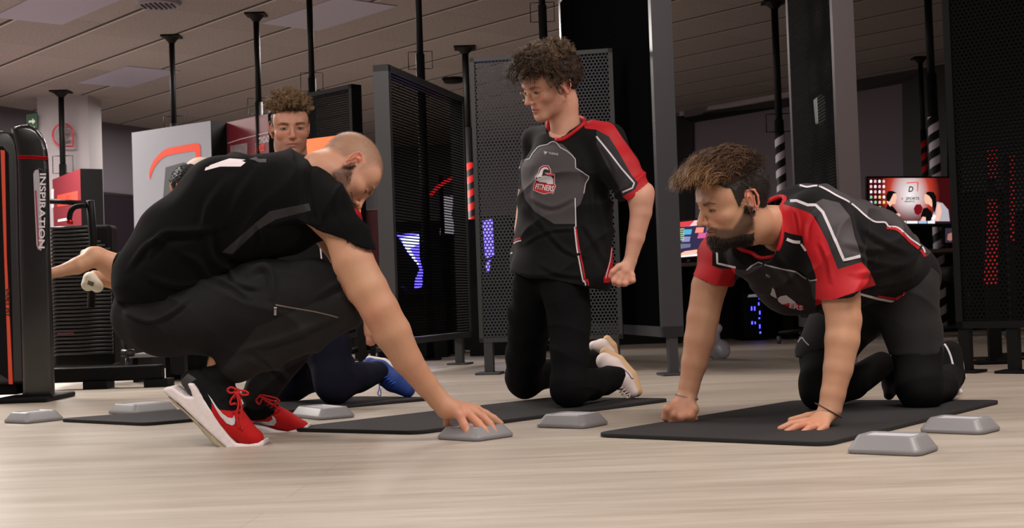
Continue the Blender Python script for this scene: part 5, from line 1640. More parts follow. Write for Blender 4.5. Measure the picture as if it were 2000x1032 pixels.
# pillar with the signs
p1 = at(78, 197, 15.6); p2 = at(166, 190, 15.4)
pil = MB().box(((p1[0] + p2[0]) / 2, 15.75, CEIL / 2), (p2[0] - p1[0], .5, CEIL)).build('wall_pillar', mat('pillar_paint', (150, 143, 147), .8)); props(pil, kind='structure')
def flat_px(name, poly, Y, m, root=None, thick=.0, **k):
    P = [at(x, y, Y) for x, y in poly]
    if thick: return prism(name, P, (0, thick, 0), m, root, **k)
    o = mkobj(name, [tuple(p) for p in P], [tuple(range(len(P)))], m, None, False)
    if root is not None: rel(o, root)
    return o
YS = 15.38
r = empty('exit_sign', at(61, 236, YS), 'green emergency exit sign with white arrow on the pillar', 'sign')
flat_px('sign_plate', [(51, 224), (72, 221), (73, 250), (52, 253)], YS, mat('sign_green', (24, 70, 44), .5), r, .03)
flat_px('arrow', [(56, 236), (63, 235), (63, 231), (69, 237), (64, 243), (63, 239), (56, 240)], YS - .005, mat('sign_white', (210, 220, 200), .5), r)
r = empty('wall_sign', at(123, 268, YS), 'round red-outlined sign with one square corner on the white pillar', 'sign')
ringp = []
for a in np.linspace(0, 2 * math.pi, 40, endpoint=False):
    x, y = 123 + 20 * math.cos(a), 264 + 22 * math.sin(a)
    if 0.05 < a < 1.5: x, y = 143 + 1 * (a > .8) - (a > .8) * 12 * (a - .8), 286 - (a < .8) * 18 * (.8 - a)
    ringp.append(at(x, y, YS - .01))
b = MB(); b.tube(ringp, .011, 6, closed=True); b.build('sign_outline', mat('sign_red', (176, 40, 52), .5), None, False, r)
flat_px('sign_figure', [(114, 252), (121, 246), (130, 250), (135, 259), (124, 262), (115, 259)], YS - .01, mat('sign_grey_text', (120, 90, 100), .6), r)
flat_px('sign_caption', [(111, 269), (135, 266), (135, 273), (112, 276)], YS - .01, MATS['sign_grey_text'], r)
# grey screens and frames on the right back wall, dark window at the left
def wallquad(name, poly, m, off=.04, kind='structure'):
    P = [onwall(x, y, off) for x, y in poly]
    o = mkobj(name, [tuple(p) for p in P], [tuple(range(len(P)))], m, None, False)
    props(o, kind=kind); return o
GS = mat('grey_blind', (98, 90, 100), .85); FR = mat('window_frame_black', (10, 10, 10), .6); TRW = mat('pale_trim', (150, 142, 146), .7)
wallquad('trim_1', [(1326, 214), (1553, 177), (1800, 132), (1800, 146), (1553, 190), (1327, 227)], TRW, .06)
wallquad('window_1', [(1322, 228), (1553, 191), (1560, 205), (1354, 240), (1356, 600), (1322, 600)], FR, .09)
wallquad('window_2', [(1354, 236), (1565, 200), (1565, 600), (1354, 600)], GS, .05)
wallquad('window_3', [(1670, 170), (1764, 152), (1766, 520), (1670, 520)], GS, .05)
wallquad('window_4', [(1660, 158), (1850, 124), (1850, 520), (1766, 520), (1762, 163), (1664, 181)], FR, .09)
wallquad('window_5', [(172, 376), (262, 385), (262, 640), (172, 640)], mat('dark_glass', (34, 28, 34), .25), .05)
wallquad('trim_2', [(172, 372), (262, 381), (262, 386), (172, 377)], FR, .06)

# ceiling fittings
def ceil_px(px, py): 
    d = ray(px, py); return CO + d * ((CEIL - CO[2]) / d[2])
for k_, (poly, rgb) in enumerate([([(-30, -12), (110, -18), (218, -2), (120, 27), (20, -6)], (120, 114, 130))]):
    pass
c = ceil_px(309, 4)
r = empty('ceiling_vent', c, 'round grey ceiling vent with slats at the top left', 'vent')
b = MB(); b.tube([c + (0, 0, .001), c - (0, 0, .03)], [.19, .17], 32); b.build('vent_ring', mat('vent_grey', (120, 112, 122), .5), None, False, r)
b = MB()
for k_ in range(7): b.box(c + np.array([-.12 + .04 * k_, 0, -.035]), (.012, .24 - .02 * abs(k_ - 3) ** 1.5, .012))
b.build('slat', mat('vent_dark', (50, 44, 74), .5), None, False, r)
for (px, py, lab) in [(640, 28, 'unlit square ceiling panel near the top centre left'), (110, 14, 'unlit square ceiling panel in the top left corner'), (250, 150, 'unlit square ceiling panel left of the tall post')]:
    c = ceil_px(px, py)
    ux = np.array([.66, -.75, 0]); uy = np.array([.75, .66, 0])
    b = MB(); b.box(c - (0, 0, .004), (1.2, .60, .008), [ux, uy, (0, 0, 1)])
    o = b.build('ceiling_light', mat('unlit_diffuser', (146, 140, 160), .5)); props(o, lab, 'ceiling light')
c = ceil_px(885, 153)
b = MB(); b.tube([c, c - (0, 0, .05)], [.13, .10], 24)
o = b.build('ceiling_dome', MATTEB, None, True); props(o, 'dark round ceiling dome behind the tall left panel', 'ceiling fitting')

# ------------------------------------------------------------------ posts from floor to ceiling
WS = stripe_material('black_white_tape', (16, 15, 16), (186, 178, 184), .135, n=1)
RS = stripe_material('black_red_tape', (12, 11, 12), (165, 22, 20), .135, n=1)
def post(px, py, wpx, label, Y=None, hy=None, stripe=None, smat=None, foot=False):
    if Y is None: c = ceil_px(px, py)
    else: c = at(px, py, Y)
    X, Y = c[0], c[1]
    rr = wpx / 2 * Y / F
    r = empty('post', (X, Y, 0), label, 'post', None)
    zz = lambda y: (lambda s_: CAMH - ((y - CY) * math.cos(ROLL) + (px - CX) * ROLL - F * math.tan(PITCH)) / s_)(F / Y)
    hz = zz(hy[1]) if hy else 2.0
    b = MB(); b.tube([(X, Y, hz), (X, Y, CEIL)], rr, 16); b.build('pole', STEEL, None, True, r)
    b = MB(); b.tube([(X, Y, 0), (X, Y, hz + .10)], rr * 1.32, 16); b.build('sleeve', STEEL, None, True, r)
    b = MB(); b.box((X, Y, CEIL - .008), (rr * 6.5, rr * 6.5, .016)); b.tube([(X, Y, CEIL - .016), (X, Y, CEIL - .07)], [rr * 2.6, rr * 1.05], 14)
    b.build('ceiling_flange', STEEL, None, False, r)
    b = MB(); b.box((X, Y, .006), (rr * 6.5, rr * 6.5, .012), bev=.003); b.build('base_plate', STEEL, None, False, r)
    if hy:
        z0, z1 = zz(hy[1]), zz(hy[0])
        for sx in (-1, 1):
            b = MB(); w_ = rr * 2.6
            b.tube([(X + sx * rr * .8, Y, z1), (X + sx * (rr + w_), Y, z1), (X + sx * (rr + w_), Y, z0), (X + sx * rr * .8, Y, z0)], rr * .16, 6)
            b.build('handle', STEEL, None, True, r)
    if stripe:
        za, zb_ = zz(stripe[1]), zz(stripe[0])
        b = MB(); b.tube([(0, 0, 0), (0, 0, zb_ - za)], rr * 1.40, 20)
        o = b.build('warning_tape', smat, None, True)
        o.location = (X, Y, za); rel(o, r)
    return r
post(119, 178, 11, 'black steel post before the white pillar', hy=(304, 338))
post(335, 70, 11, 'black steel post above the grey sign board', hy=(226, 262))
post(500, 27, 12, 'black steel post beside the head of the man at the back', hy=(190, 222))
post(606, 60, 12, 'black steel post above the small perforated panel', Y=10.6, hy=(140, 176))
post(819, 60, 13, 'black steel post at the tall perforated panel', Y=9.0, hy=(99, 133))
post(908, 92, 13, 'black post with red spiral tape left of the centre panel', hy=None, stripe=(318, 700), smat=RS)
post(1058, -10, 13, 'black steel post above the curly-haired man', Y=8.2, hy=(2, 40))
post(1512, 2, 14, 'black post with white spiral tape behind the bearded man', hy=(222, 257), stripe=(262, 640), smat=WS)
post(1797, 112, 9, 'thin black post with red spiral tape beside the white-taped one', hy=None, stripe=(272, 640), smat=RS)
post(1815, 60, 15, 'black post with white spiral tape above the large monitor', Y=11.0, hy=None, stripe=(228, 640), smat=WS)

# ------------------------------------------------------------------ perforated steel panels
PG = perf_material('perforated_grey_steel', (66, 66, 70), .0185, .0062)
PB = perf_material('perforated_black_steel', (9, 9, 10), .0185, .0046, .75)
PZ = 1.64
def panel(label, a, b_, z0, z1, th, pm, frame=.03, fm=None, legs=(.08, .92), root_name='perforated_panel', rail_th=None, solid=False, sheets=2):
    """a, b_: floor points of its two ends"""
    a = np.array(a, float); b_ = np.array(b_, float)
    fm = fm or STEEL
    d = b_ - a; L = np.linalg.norm(d); d /= L
    n = np.array([d[1], -d[0]])           # towards the camera
    if n[1] > 0: n = -n
    mid = (a + b_) / 2
    r = empty(root_name, (mid[0], mid[1], 0), label, 'panel', 'perforated steel panels')
    ax = [np.array([d[0], d[1], 0]), np.array([n[0], n[1], 0]), np.array([0, 0, 1])]
    H_ = z1 - z0
    for zz in (z1 - frame / 2, z0 + frame / 2):
        f = MB(); f.box((mid[0], mid[1], zz), (L, th, frame), ax); f.build('rail', fm, None, False, r)
    for e in (a + d * frame / 2, b_ - d * frame / 2):
        f = MB(); f.box((e[0], e[1], (z0 + z1) / 2), (frame, th, H_), ax); f.build('stile', fm, None, False, r)
    i0 = a + d * frame; i1 = b_ - d * frame
    for sg in ((1, -1) if sheets == 2 else (1,)):
        o_ = n * (th / 2 - .004) * sg
        P = [(i0[0] + o_[0], i0[1] + o_[1], z0 + frame), (i1[0] + o_[0], i1[1] + o_[1], z0 + frame), (i1[0] + o_[0], i1[1] + o_[1], z1 - frame), (i0[0] + o_[0], i0[1] + o_[1], z1 - frame)]
        quad('perforated_sheet', P, pm, None, r)
    for t in legs:
        p = a + d * L * t
        f = MB(); f.box((p[0], p[1], z0 / 2 + .005), (.045, .045, z0 - .0), ax); f.box((p[0], p[1], .006), (.13, .13, .012), ax, bev=.003)
        f.build('leg', fm, None, False, r)
    return r
def fp(px, py, z, Y=None):
    p = at(px, py, Y) if Y else gnd(px, py, z)
    return (p[0], p[1])
a_ = at(929, 400, 7.02); b__ = at(1208, 400, 6.88)
panel('wide grey perforated steel panel directly behind the man kneeling upright', a_[:2], b__[:2], .165, PZ, .05, PG, .022, STEELD, (.06, .94), sheets=1)
a_ = at(752, 400, 7.10); b__ = at(901, 400, 8.35)
panel('tall black perforated steel panel left of centre, its pale edge facing us', a_[:2], b__[:2], .16, PZ, .085, PB, .035, mat('edge_steel', (62, 62, 64), .4, spec=.5), (.25, .9), sheets=1)
a_ = at(600, 300, 9.7); b__ = at(700, 300, 9.3)
panel('small black perforated steel panel behind the head of the man at the back', a_[:2], b__[:2], .16, 1.90, .09, PB, .03, STEEL, (.1, .9))
a_ = at(1120, 400, 8.6); b__ = at(1306, 400, 6.35)
panel('very tall black panel between the two men in jerseys', a_[:2], b__[:2], .18, 2.3, .10, mat('black_sheet', (7, 7, 8), .9, spec=.0), .05, mat('edge_steel_pale', (54, 54, 58), .38, spec=.55), (.12, .985))
a_ = at(1568, 400, 7.4); b__ = at(1662, 400, 6.35)
panel('very tall black panel behind the bearded man, pale edge facing us', a_[:2], b__[:2], .18, 2.3, .10, PB, .05, mat('edge_steel_warm', (84, 74, 76), .38, spec=.55), (.12, .9))
a_ = at(1862, 400, 5.85); b__ = at(2080, 400, 5.55)
panel('very tall black perforated panel at the right edge', a_[:2], b__[:2], .19, 2.3, .06, PB, .03, STEEL, (.06, .50))
# small grey sensor box on the panel behind the bearded man
c = at(1599, 216, 6.72)
o = prism('wall_sensor', [at(x, y, 6.80) for x, y in [(1588, 196), (1598, 187), (1607, 190), (1609, 238), (1601, 246), (1592, 243)]], (0, -.05, 0), mat('sensor_grey', (205, 212, 210), .4), None, None, .006)
props(o, 'small pale grey box mounted on the tall panel behind the bearded man', 'sensor')

# ------------------------------------------------------------------ sign boards
def board(label, tl, tr, Yl, Yr, zt, zb_, th, face, side=MATTEB):
    a = at(*tl, Yl); b_ = at(*tr, Yr)
    r = empty('sign_board', ((a[0] + b_[0]) / 2, (a[1] + b_[1]) / 2, 0), label, 'sign board')
    P = [(a[0], a[1], zb_), (b_[0], b_[1], zb_), (b_[0], b_[1], zt), (a[0], a[1], zt)]
    d = np.array([b_[0] - a[0], b_[1] - a[1]]); d /= np.linalg.norm(d)
    n = np.array([-d[1], d[0]])
    prism('board_core', P, (n[0] * th, n[1] * th, 0), side, r)
    off = -n * .003
    quad('board_face', [(p[0] + off[0], p[1] + off[1], p[2]) for p in P], face, None, r)
    f = MB()
    for t in (.1, .9):
        q = a[:2] + (b_[:2] - a[:2]) * t + n * th / 2
        f = MB(); f.box((q[0], q[1], zb_ / 2), (.05, .05, zb_)); f.build('leg', STEEL, None, False, r)
    def P2(x, y, lift=.006):      # pixel -> point on the face
        dd = ray(x, y); A_ = np.array([[dd[0], -d[0]], [dd[1], -d[1]]])
        t, s_ = np.linalg.solve(A_, a[:2] - n * lift)
        return CO + dd * t
    return r, P2, np.array([d[0], d[1], 0])
def poly_on(P2, poly, m, name, r, lift=.006):
    o = mkobj(name, [tuple(P2(x, y, lift)) for x, y in poly], [tuple(range(len(poly)))], m, None, False); rel(o, r); return o
ORG = mat('orange_print', (240, 70, 28), .5, emit=.0)
gy = mat('grey_board', (150, 152, 162), .5)
r, P2, d = board('large grey sign board with orange curved bracket logo', (258, 272), (412, 248), 12.3, 11.7, 2.02, .12, .24, gy)
def zg(x, y): return (240 + x / 5.16, 240 + y / 5.16)
o = MB()
outer = [(272, 575), (262, 530), (272, 470), (300, 400), (340, 345), (400, 285), (470, 252), (560, 236), (660, 218), (745, 204), (770, 212), (780, 240), (784, 415)]
inner = [(735, 415), (733, 300), (722, 285), (690, 287), (600, 300), (500, 318), (430, 335), (380, 370), (335, 420), (305, 470), (285, 520)]
pl = smooth_path([np.array(zg(*p)) for p in outer[:10]], 3) + [np.array(zg(*p)) for p in outer[10:]] + [np.array(zg(*p)) for p in inner]
poly_on(P2, pl, ORG, 'orange_bracket', r)
poly_on(P2, [zg(430, 450), zg(610, 400), zg(700, 415), zg(760, 470), zg(760, 900), zg(400, 810)], mat('board_dark_print', (72, 78, 80), .6), 'logo_letter', r, .005)
redb = mat('red_board', (98, 20, 30), .5)
r, P2, d = board('red sign board with ACTIVIDAD XPRESS lettering beside the back man', (435, 249), (524, 229), 11.9, 11.4, 2.02, .12, .12, redb)
wt = mat('board_white', (188, 180, 183), .6)
poly_on(P2, [(440, 281), (470, 271), (524, 258), (524, 259.5), (470, 272.5), (440, 282.5)], wt, 'board_rule', r)
uu = P2(520, 268) - P2(492, 275); uu /= np.linalg.norm(uu)
text_flat('ACTIVIDAD', P2(512, 274), uu, np.array([0, 0, 1.]), .205, .058, wt, 'board_lettering', shear=.25, root=r)
text_flat('XPRESS', P2(507, 290), uu, np.array([0, 0, 1.]), .15, .058, mat('board_orange_text', (236, 50, 34), .6), 'board_lettering', shear=.25, root=r)
poly_on(P2, [(450, 285), (483, 279), (483, 320), (450, 320)], mat('photo_print', (120, 108, 110), .6, var=.7, vscale=16), 'board_photo', r)
poly_on(P2, [(437, 252), (446, 250), (446, 330), (437, 330)], mat('board_dark_red', (74, 18, 26), .6), 'board_band', r)
r, P2, d = board('small red sign board with orange lettering behind the machine tower', (103, 352), (157, 328), 14.6, 13.6, 1.85, .12, .22, redb)
uu = P2(150, 380) - P2(118, 384); uu /= np.linalg.norm(uu)
poly_on(P2, [(112, 382), (152, 373), (152, 398), (112, 404)], MATS['board_orange_text'], 'board_panel', r)
text_flat('SPORTS', P2(133, 387), uu, np.array([0, 0, 1.]), .19, .06, mat('board_deep_red', (130, 20, 34), .6), 'board_lettering', shear=.25, root=r)
poly_on(P2, [(113, 429), (130, 426), (130, 431), (113, 434)], wt, 'board_caption', r)
poly_on(P2, [(100, 370), (105, 369), (105, 405), (100, 407)], wt, 'board_caption', r)
r, P2, d = board('orange-topped sign board behind the shaved head', (596, 279), (700, 252), 8.75, 8.5, at(648, 266, 8.62)[2], at(648, 480, 8.62)[2], .05, mat('orange_board', (255, 118, 44), .5))
r, P2, d = board('pale grey sign board between the shaved head and the tall panel', (690, 300), (744, 300), 9.75, 9.65, 1.33, .12, .05, mat('pale_board', (146, 142, 148), .5))

# ------------------------------------------------------------------ exercise machine at the left
TY = 6.06
r = empty('strength_machine', (*gnd(80, 780)[:2], 0), 'black strength machine with rounded tower, orange stripe and silver INSPIRATION plate', 'machine')
GB = mat('gloss_black_shell', (24, 24, 25), .22, spec=.6, coat=.3)
out = [(44, 782), (36, 500), (33, 330), (30, 292), (26, 268), (20, 252), (32, 244), (48, 241.5), (62, 243), (76, 252), (87, 268), (93, 290), (96, 330), (100, 500), (108, 780)]
prism('tower', [at(x, y, TY) for x, y in out], (-.107, .30, 0), GB, r, None, .026, 5, True)
out = [(-60, 752), (-60, 262), (0, 255), (14, 254), (25, 262), (33, 280), (37, 310), (40, 500), (50, 752)]
prism('side_shell', [at(x, y, TY + .04) for x, y in out], (-.08, .22, 0), mat('satin_black_shell', (34, 34, 36), .35, spec=.55), r, None, .02, 4, True)
prism('shell_recess', [at(x, y, TY + .036) for x, y in [(-50, 700), (-50, 286), (5, 286), (16, 300), (26, 748)]], (0, .004, 0), MATTEB, r)
prism('orange_stripe', [at(x, y, TY + .030) for x, y in [(1, 293), (9, 294), (13, 500), (25, 751), (17, 751), (8, 500)]], (0, .006, 0), mat('orange_paint', (214, 74, 48), .45), r)
text_flat('DUET FIT', at(15.5, 592, TY + .026), -np.array([.035, 0, 1.0]), CR, .125, .018, mat('stripe_text', (30, 16, 14), .5), 'maker_lettering', root=r)
rg = [(35, 303), (66, 304), (94, 306), (95, 313), (66, 311), (35, 310)]
prism('red_band', [at(x, y, TY - .006) for x, y in rg], (-.107, .312, 0), mat('red_chrome', (170, 14, 22), .18, metal=.6), r, None, .002)
prism('nameplate', [at(x, y, TY - .008) for x, y in [(64, 338), (66, 331), (75, 328), (83, 331), (85, 338), (91, 470), (88, 485), (80, 493), (73, 490), (69, 480)]], (0, .01, 0), mat('plate_black', (16, 16, 18), .3), r, None, .002)
prism('nameplate_inlay', [at(x, y, TY - .0105) for x, y in [(65, 340), (68, 333), (75, 331), (77, 345), (83, 480), (80, 490), (74, 487), (71, 478)]], (0, .002, 0), mat('plate_silver', (196, 190, 198), .3, metal=.4), r)
prism('nameplate_stripe', [at(x, y, TY - .0125) for x, y in [(68, 372), (71, 372), (77, 484), (74, 482)]], (0, .002, 0), mat('inlay_red', (150, 60, 80), .4), r)
text_flat('INSPIRATION', at(82.5, 412, TY - .014), -np.array([.045, 0, 1.0]), CR, .335, .028, mat('plate_text', (214, 208, 214), .4), 'nameplate_lettering', root=r)
b = MB(); c = gnd(74, 781); b.box((c[0], TY + .12, .012), (.24, .40, .024), bev=.008); b.box((c[0] - .22, TY + .14, .055), (.30, .10, .05), bev=.01); b.build('foot', STEEL, None, False, r)
b = MB(); c = gnd(5, 781); b.box((c[0] - .05, TY + .14, .02), (.1, .12, .04), bev=.008); b.build('foot', STEEL, None, False, r)
r2 = empty('leg_machine', (*gnd(220, 752)[:2], 0), 'black exercise machine with ribbed weight shroud and base beam behind the tower', 'machine')
b = MB(); n_rib = 34
x0, x1 = at(96, 500, 7.4)[0], at(214, 500, 7.4)[0]
z_top = at(150, 440, 7.4)[2]
for k_ in range(n_rib):
    z = .16 + (z_top - .16) * (k_ + .5) / n_rib
    sh_ = max(0, (z - z_top + .14)) * 1.1
    b.tube([(x0, 7.42, z), (x1 - sh_, 7.42, z)], .0095, 6)
b.build('ribbed_shroud', mat('shroud_black', (30, 29, 30), .4), None, True, r2)
b = MB(); b.box(((x0 + x1) / 2, 7.50, (.10 + z_top) / 2), (x1 - x0, .14, z_top - .10), bev=.02); b.build('shroud_back', MATTEB, None, False, r2)
b = MB(); b.tube([at(92, 393, 6.9), at(178, 398, 6.9)], .0135, 12); b.build('cross_bar', STEEL, None, True, r2)
b = MB(); b.tube(smooth_path([at(168, 402, 6.88), at(148, 404, 6.88), at(138, 414, 6.88), at(135, 432, 6.88)], 5), .014, 10); b.build('curved_bar', STEEL, None, True, r2)
b = MB(); b.tube([at(136, 430, 6.87), at(136, 438, 6.87)], .017, 14); b.build('red_collar', MATS['red_chrome'], None, True, r2)
b = MB(); b.tube([at(176, 392, 6.9), at(182, 470, 6.95), at(178, 600, 7.0)], .02, 12); b.build('upright', STEEL, None, True, r2)
b = MB(); c0, c1 = gnd(96, 752), gnd(372, 742)
b.box(((c0[0] + c1[0]) / 2, 6.95, .075), (c1[0] - c0[0], .09, .075), bev=.01); b.box(((c0[0] + c1[0]) / 2 + .06, 6.95, .02), (.12, .14, .04)); b.box((c1[0] - .02, 6.95, .02), (.12, .14, .04)); b.build('base_beam', STEEL, None, False, r2)
b = MB(); b.box(at(350, 705, 6.95) + (0, 0, .03), (.07, .09, .20), bev=.01); b.build('base_upright', STEEL, None, False, r2)
b = MB(); b.box(at(300, 560, 7.0), (.5, .35, .07), [np.array([.96, 0, -.28]), np.array([0, 1, 0]), np.array([.28, 0, .96])], bev=.03); b.build('seat_pad', MATTEB, None, True, r2)
b = MB(); b.tube([at(225, 600, 7.0), at(248, 690, 7.0)], .012, 8); b.tube([at(238, 690, 6.98), at(262, 690, 6.98)], .02, 8); b.tube([at(249, 700, 7.0), at(249, 730, 7.0)], .012, 8); b.build('linkage', mat('link_steel', (60, 60, 62), .35, metal=.6), None, True, r2)
b = MB(); b.box(at(128, 651.5, 7.30), (.09, .01, .006)); b.build('red_line', mat('red_line_paint', (130, 20, 26), .5), None, False, r2)
o = MB().box(at(310, 692, 7.6), (.22, .4, .02), bev=.004).build('weight_bench', mat('bench_pale', (150, 150, 152), .4)); o.name = 'step_platform'
cb_ = at(310, 692, 7.6); b = MB(); b.box((cb_[0] - .09, 7.6, cb_[2] / 2), (.03, .3, cb_[2])); b.box((cb_[0] + .09, 7.6, cb_[2] / 2), (.03, .3, cb_[2])); b.build('leg', STEEL, o)
props(o, 'low pale-topped step behind the machine base beam', 'step')
o = MB().box(at(384, 693, 7.7), (.14, .4, .03), bev=.004).build('step_platform', MATS['bench_pale'])
cb_ = at(384, 693, 7.7); b = MB(); b.box((cb_[0] - .05, 7.7, cb_[2] / 2), (.03, .3, cb_[2])); b.box((cb_[0] + .05, 7.7, cb_[2] / 2), (.03, .3, cb_[2])); b.build('leg', STEEL, o)
props(o, 'low pale-topped step seen just above the black shoe heel', 'step')

# ------------------------------------------------------------------ exercise mats
def mat_obj(label, cor, rad=.05):
    P = [gnd(x, y, MT) for x, y in cor]
    out = []
    for i in range(4):
        p = P[i]; a = P[i - 1] - p; b_ = P[(i + 1) % 4] - p
        a = a / np.linalg.norm(a) * rad; b_ = b_ / np.linalg.norm(b_) * rad
        for t in np.linspace(0, 1, 7): out.append(p + a * (1 - t) ** 2 + b_ * t ** 2)
    out = [np.array([q[0], q[1], 0.0005]) for q in out]
    o = prism('exercise_mat', out, (0, 0, MT - .0005), MATM, None, None, .003, 2)
    return props(o, label, 'exercise mat', 'black exercise mats')
mat_obj('black foam mat under the bearded man on hands and knees', [(1160, 846), (1615, 864), (1957, 781), (1550, 782)])
mat_obj('black foam mat under the man kneeling upright', [(560, 836), (815, 842), (1312, 778), (1075, 776)])
mat_obj('black foam mat at the left running under the man at the back', [(112, 818), (285, 826), (852, 776), (700, 774)])
# ------------------------------------------------------------------ grey plastic blocks
def block(label, fl_, fr_, br_, h=.038):
    A_, B_, C_ = gnd(*fl_), gnd(*fr_), gnd(*br_)
    u = B_ - A_; Lu = np.linalg.norm(u); u /= Lu
    v = C_ - B_; v -= u * (v @ u); Lv = np.linalg.norm(v); v /= Lv
    Lv = max(Lv, .13)
    c = A_ + u * Lu / 2 + v * Lv / 2
    def ring(ins, z, rad):
        a, b_ = Lu / 2 - ins, Lv / 2 - ins
        R_ = []
        for sx, sy, t0 in ((1, 1, 0), (-1, 1, 90), (-1, -1, 180), (1, -1, 270)):
            for t in np.linspace(0, 90, 6):
                q = math.radians(t0 + t)
                R_.append(c + u * (sx * (a - rad) + rad * math.cos(q)) + v * (sy * (b_ - rad) + rad * math.sin(q)) + np.array([0, 0, z]))
        return R_
    rings = [ring(.004, 0, .018), ring(.0, .003, .02), ring(0, .010, .02), ring(.003, .014, .02), ring(.017, h - .004, .016), ring(.021, h, .014), ring(.027, h, .012), ring(.029, h - .003, .012)]
    V = [p for R_ in rings for p in R_]; n = 24; Fc = []
    for k_ in range(len(rings) - 1):
        for j in range(n): Fc.append((k_ * n + j, k_ * n + (j + 1) % n, (k_ + 1) * n + (j + 1) % n, (k_ + 1) * n + j))
    Fc.append(tuple(range(n))[::-1])
    o = mkobj('balance_block', V, Fc, BLOCKM)
    ins = mkobj('top_inlay', ring(.029, h - .003, .012), [tuple(range(n))], mat('pale_inlay', (205, 204, 208), .35), o, False)
    return props(o, label, 'block', 'grey plastic blocks on the floor')
block('grey plastic block under the squatting man\'s hand', (849, 859), (932, 864), (993, 852), .036)
block('grey plastic block on the floor below the knees of the man kneeling upright', (1044, 836), (1140, 839), (1176, 829))
block('grey plastic block nearest the camera at the lower right', (1651, 887), (1797, 893), (1840, 880), .042)
block('grey plastic block at the right edge by the far corner of the right mat', (1793, 846), (1918, 851), (1958, 841))
block('grey plastic block by the toe of the flat red shoe', (566, 815), (625, 822), (671, 813))
block('grey plastic block behind the left mat', (208, 809), (262, 812), (303, 801))
block('grey plastic block at the left edge of the photo', (4, 827), (52, 829), (107, 820))

# ------------------------------------------------------------------ gaming desks, screens and computers
def screen(label, tl, tr, bl, br, Y, art, drop=.17):
    P = [at(*tl, Y[0]), at(*tr, Y[1]), at(*br, Y[1]), at(*bl, Y[0])]
    c = sum(P) / 4
    r = empty('monitor', c, label, 'monitor')
    ux = P[1] - P[0]; W_ = np.linalg.norm(ux); ux /= W_; uy = P[0] - P[3]; H_ = np.linalg.norm(uy); uy /= H_
    n = np.cross(ux, uy); n /= np.linalg.norm(n)
    if n[1] > 0: n = -n
    e = .014
    prism('bezel', [P[0] + (-ux + uy) * e, P[1] + (ux + uy) * e, P[2] + (ux - uy) * e, P[3] + (-ux - uy) * e], -n * .05, MATTEB, r)
    b = MB(); b.box((c[0], c[1] + .09, P[3][2] - drop / 2 + .03), (.06, .04, drop + .06)); b.box((c[0], c[1] + .06, P[3][2] - drop), (.26, .2, .015)); b.build('stand', MATTEB, None, False, r)
    def S(u, v, lift=.002): return P[3] + ux * W_ * u + uy * H_ * v + n * lift
    art(r, S, ux, uy, W_, H_)
    return r
def em(name, rgb, e=1.0):
    return mat(name, rgb, .5, emit=e, spec=.1)
def sp(r, S, uv, m, name, lift): 
    o = mkobj(name, [tuple(S(u, v, lift)) for u, v in uv], [tuple(range(len(uv)))], m, None, False); rel(o, r); return o
def bg_material(name):
    m, nt, b = nodes(name)
    uv = nt.nodes.new('ShaderNodeUVMap'); spx = nt.nodes.new('ShaderNodeSeparateXYZ'); nt.links.new(uv.outputs[0], spx.inputs[0])
    dx = mth(nt, 'MULTIPLY', mth(nt, 'SUBTRACT', spx.outputs[0], .50), 2.7); dy = mth(nt, 'SUBTRACT', spx.outputs[1], .62)
    d = mth(nt, 'SQRT', mth(nt, 'ADD', mth(nt, 'MULTIPLY', dx, dx), mth(nt, 'MULTIPLY', dy, dy)))
    c = ramp(nt, d, [(.0, (250, 244, 246)), (.42, (206, 176, 176)), (.66, (190, 60, 44)), (1.0, (60, 12, 14))])
    lo = mth(nt, 'GREATER_THAN', .35, spx.outputs[1])
    c2 = mixc(nt, mth(nt, 'MULTIPLY', mth(nt, 'SUBTRACT', .42, spx.outputs[1]), 2.2), c, (36, 24, 28))
    em_ = nt.nodes.new('ShaderNodeEmission'); nt.links.new(c2, em_.inputs[0]); em_.inputs[1].default_value = 1.0
    cl = nt.nodes.new('ShaderNodeClamp')
    nt.links.new(em_.outputs[0], nt.nodes['Material Output'].inputs[0])
    return m
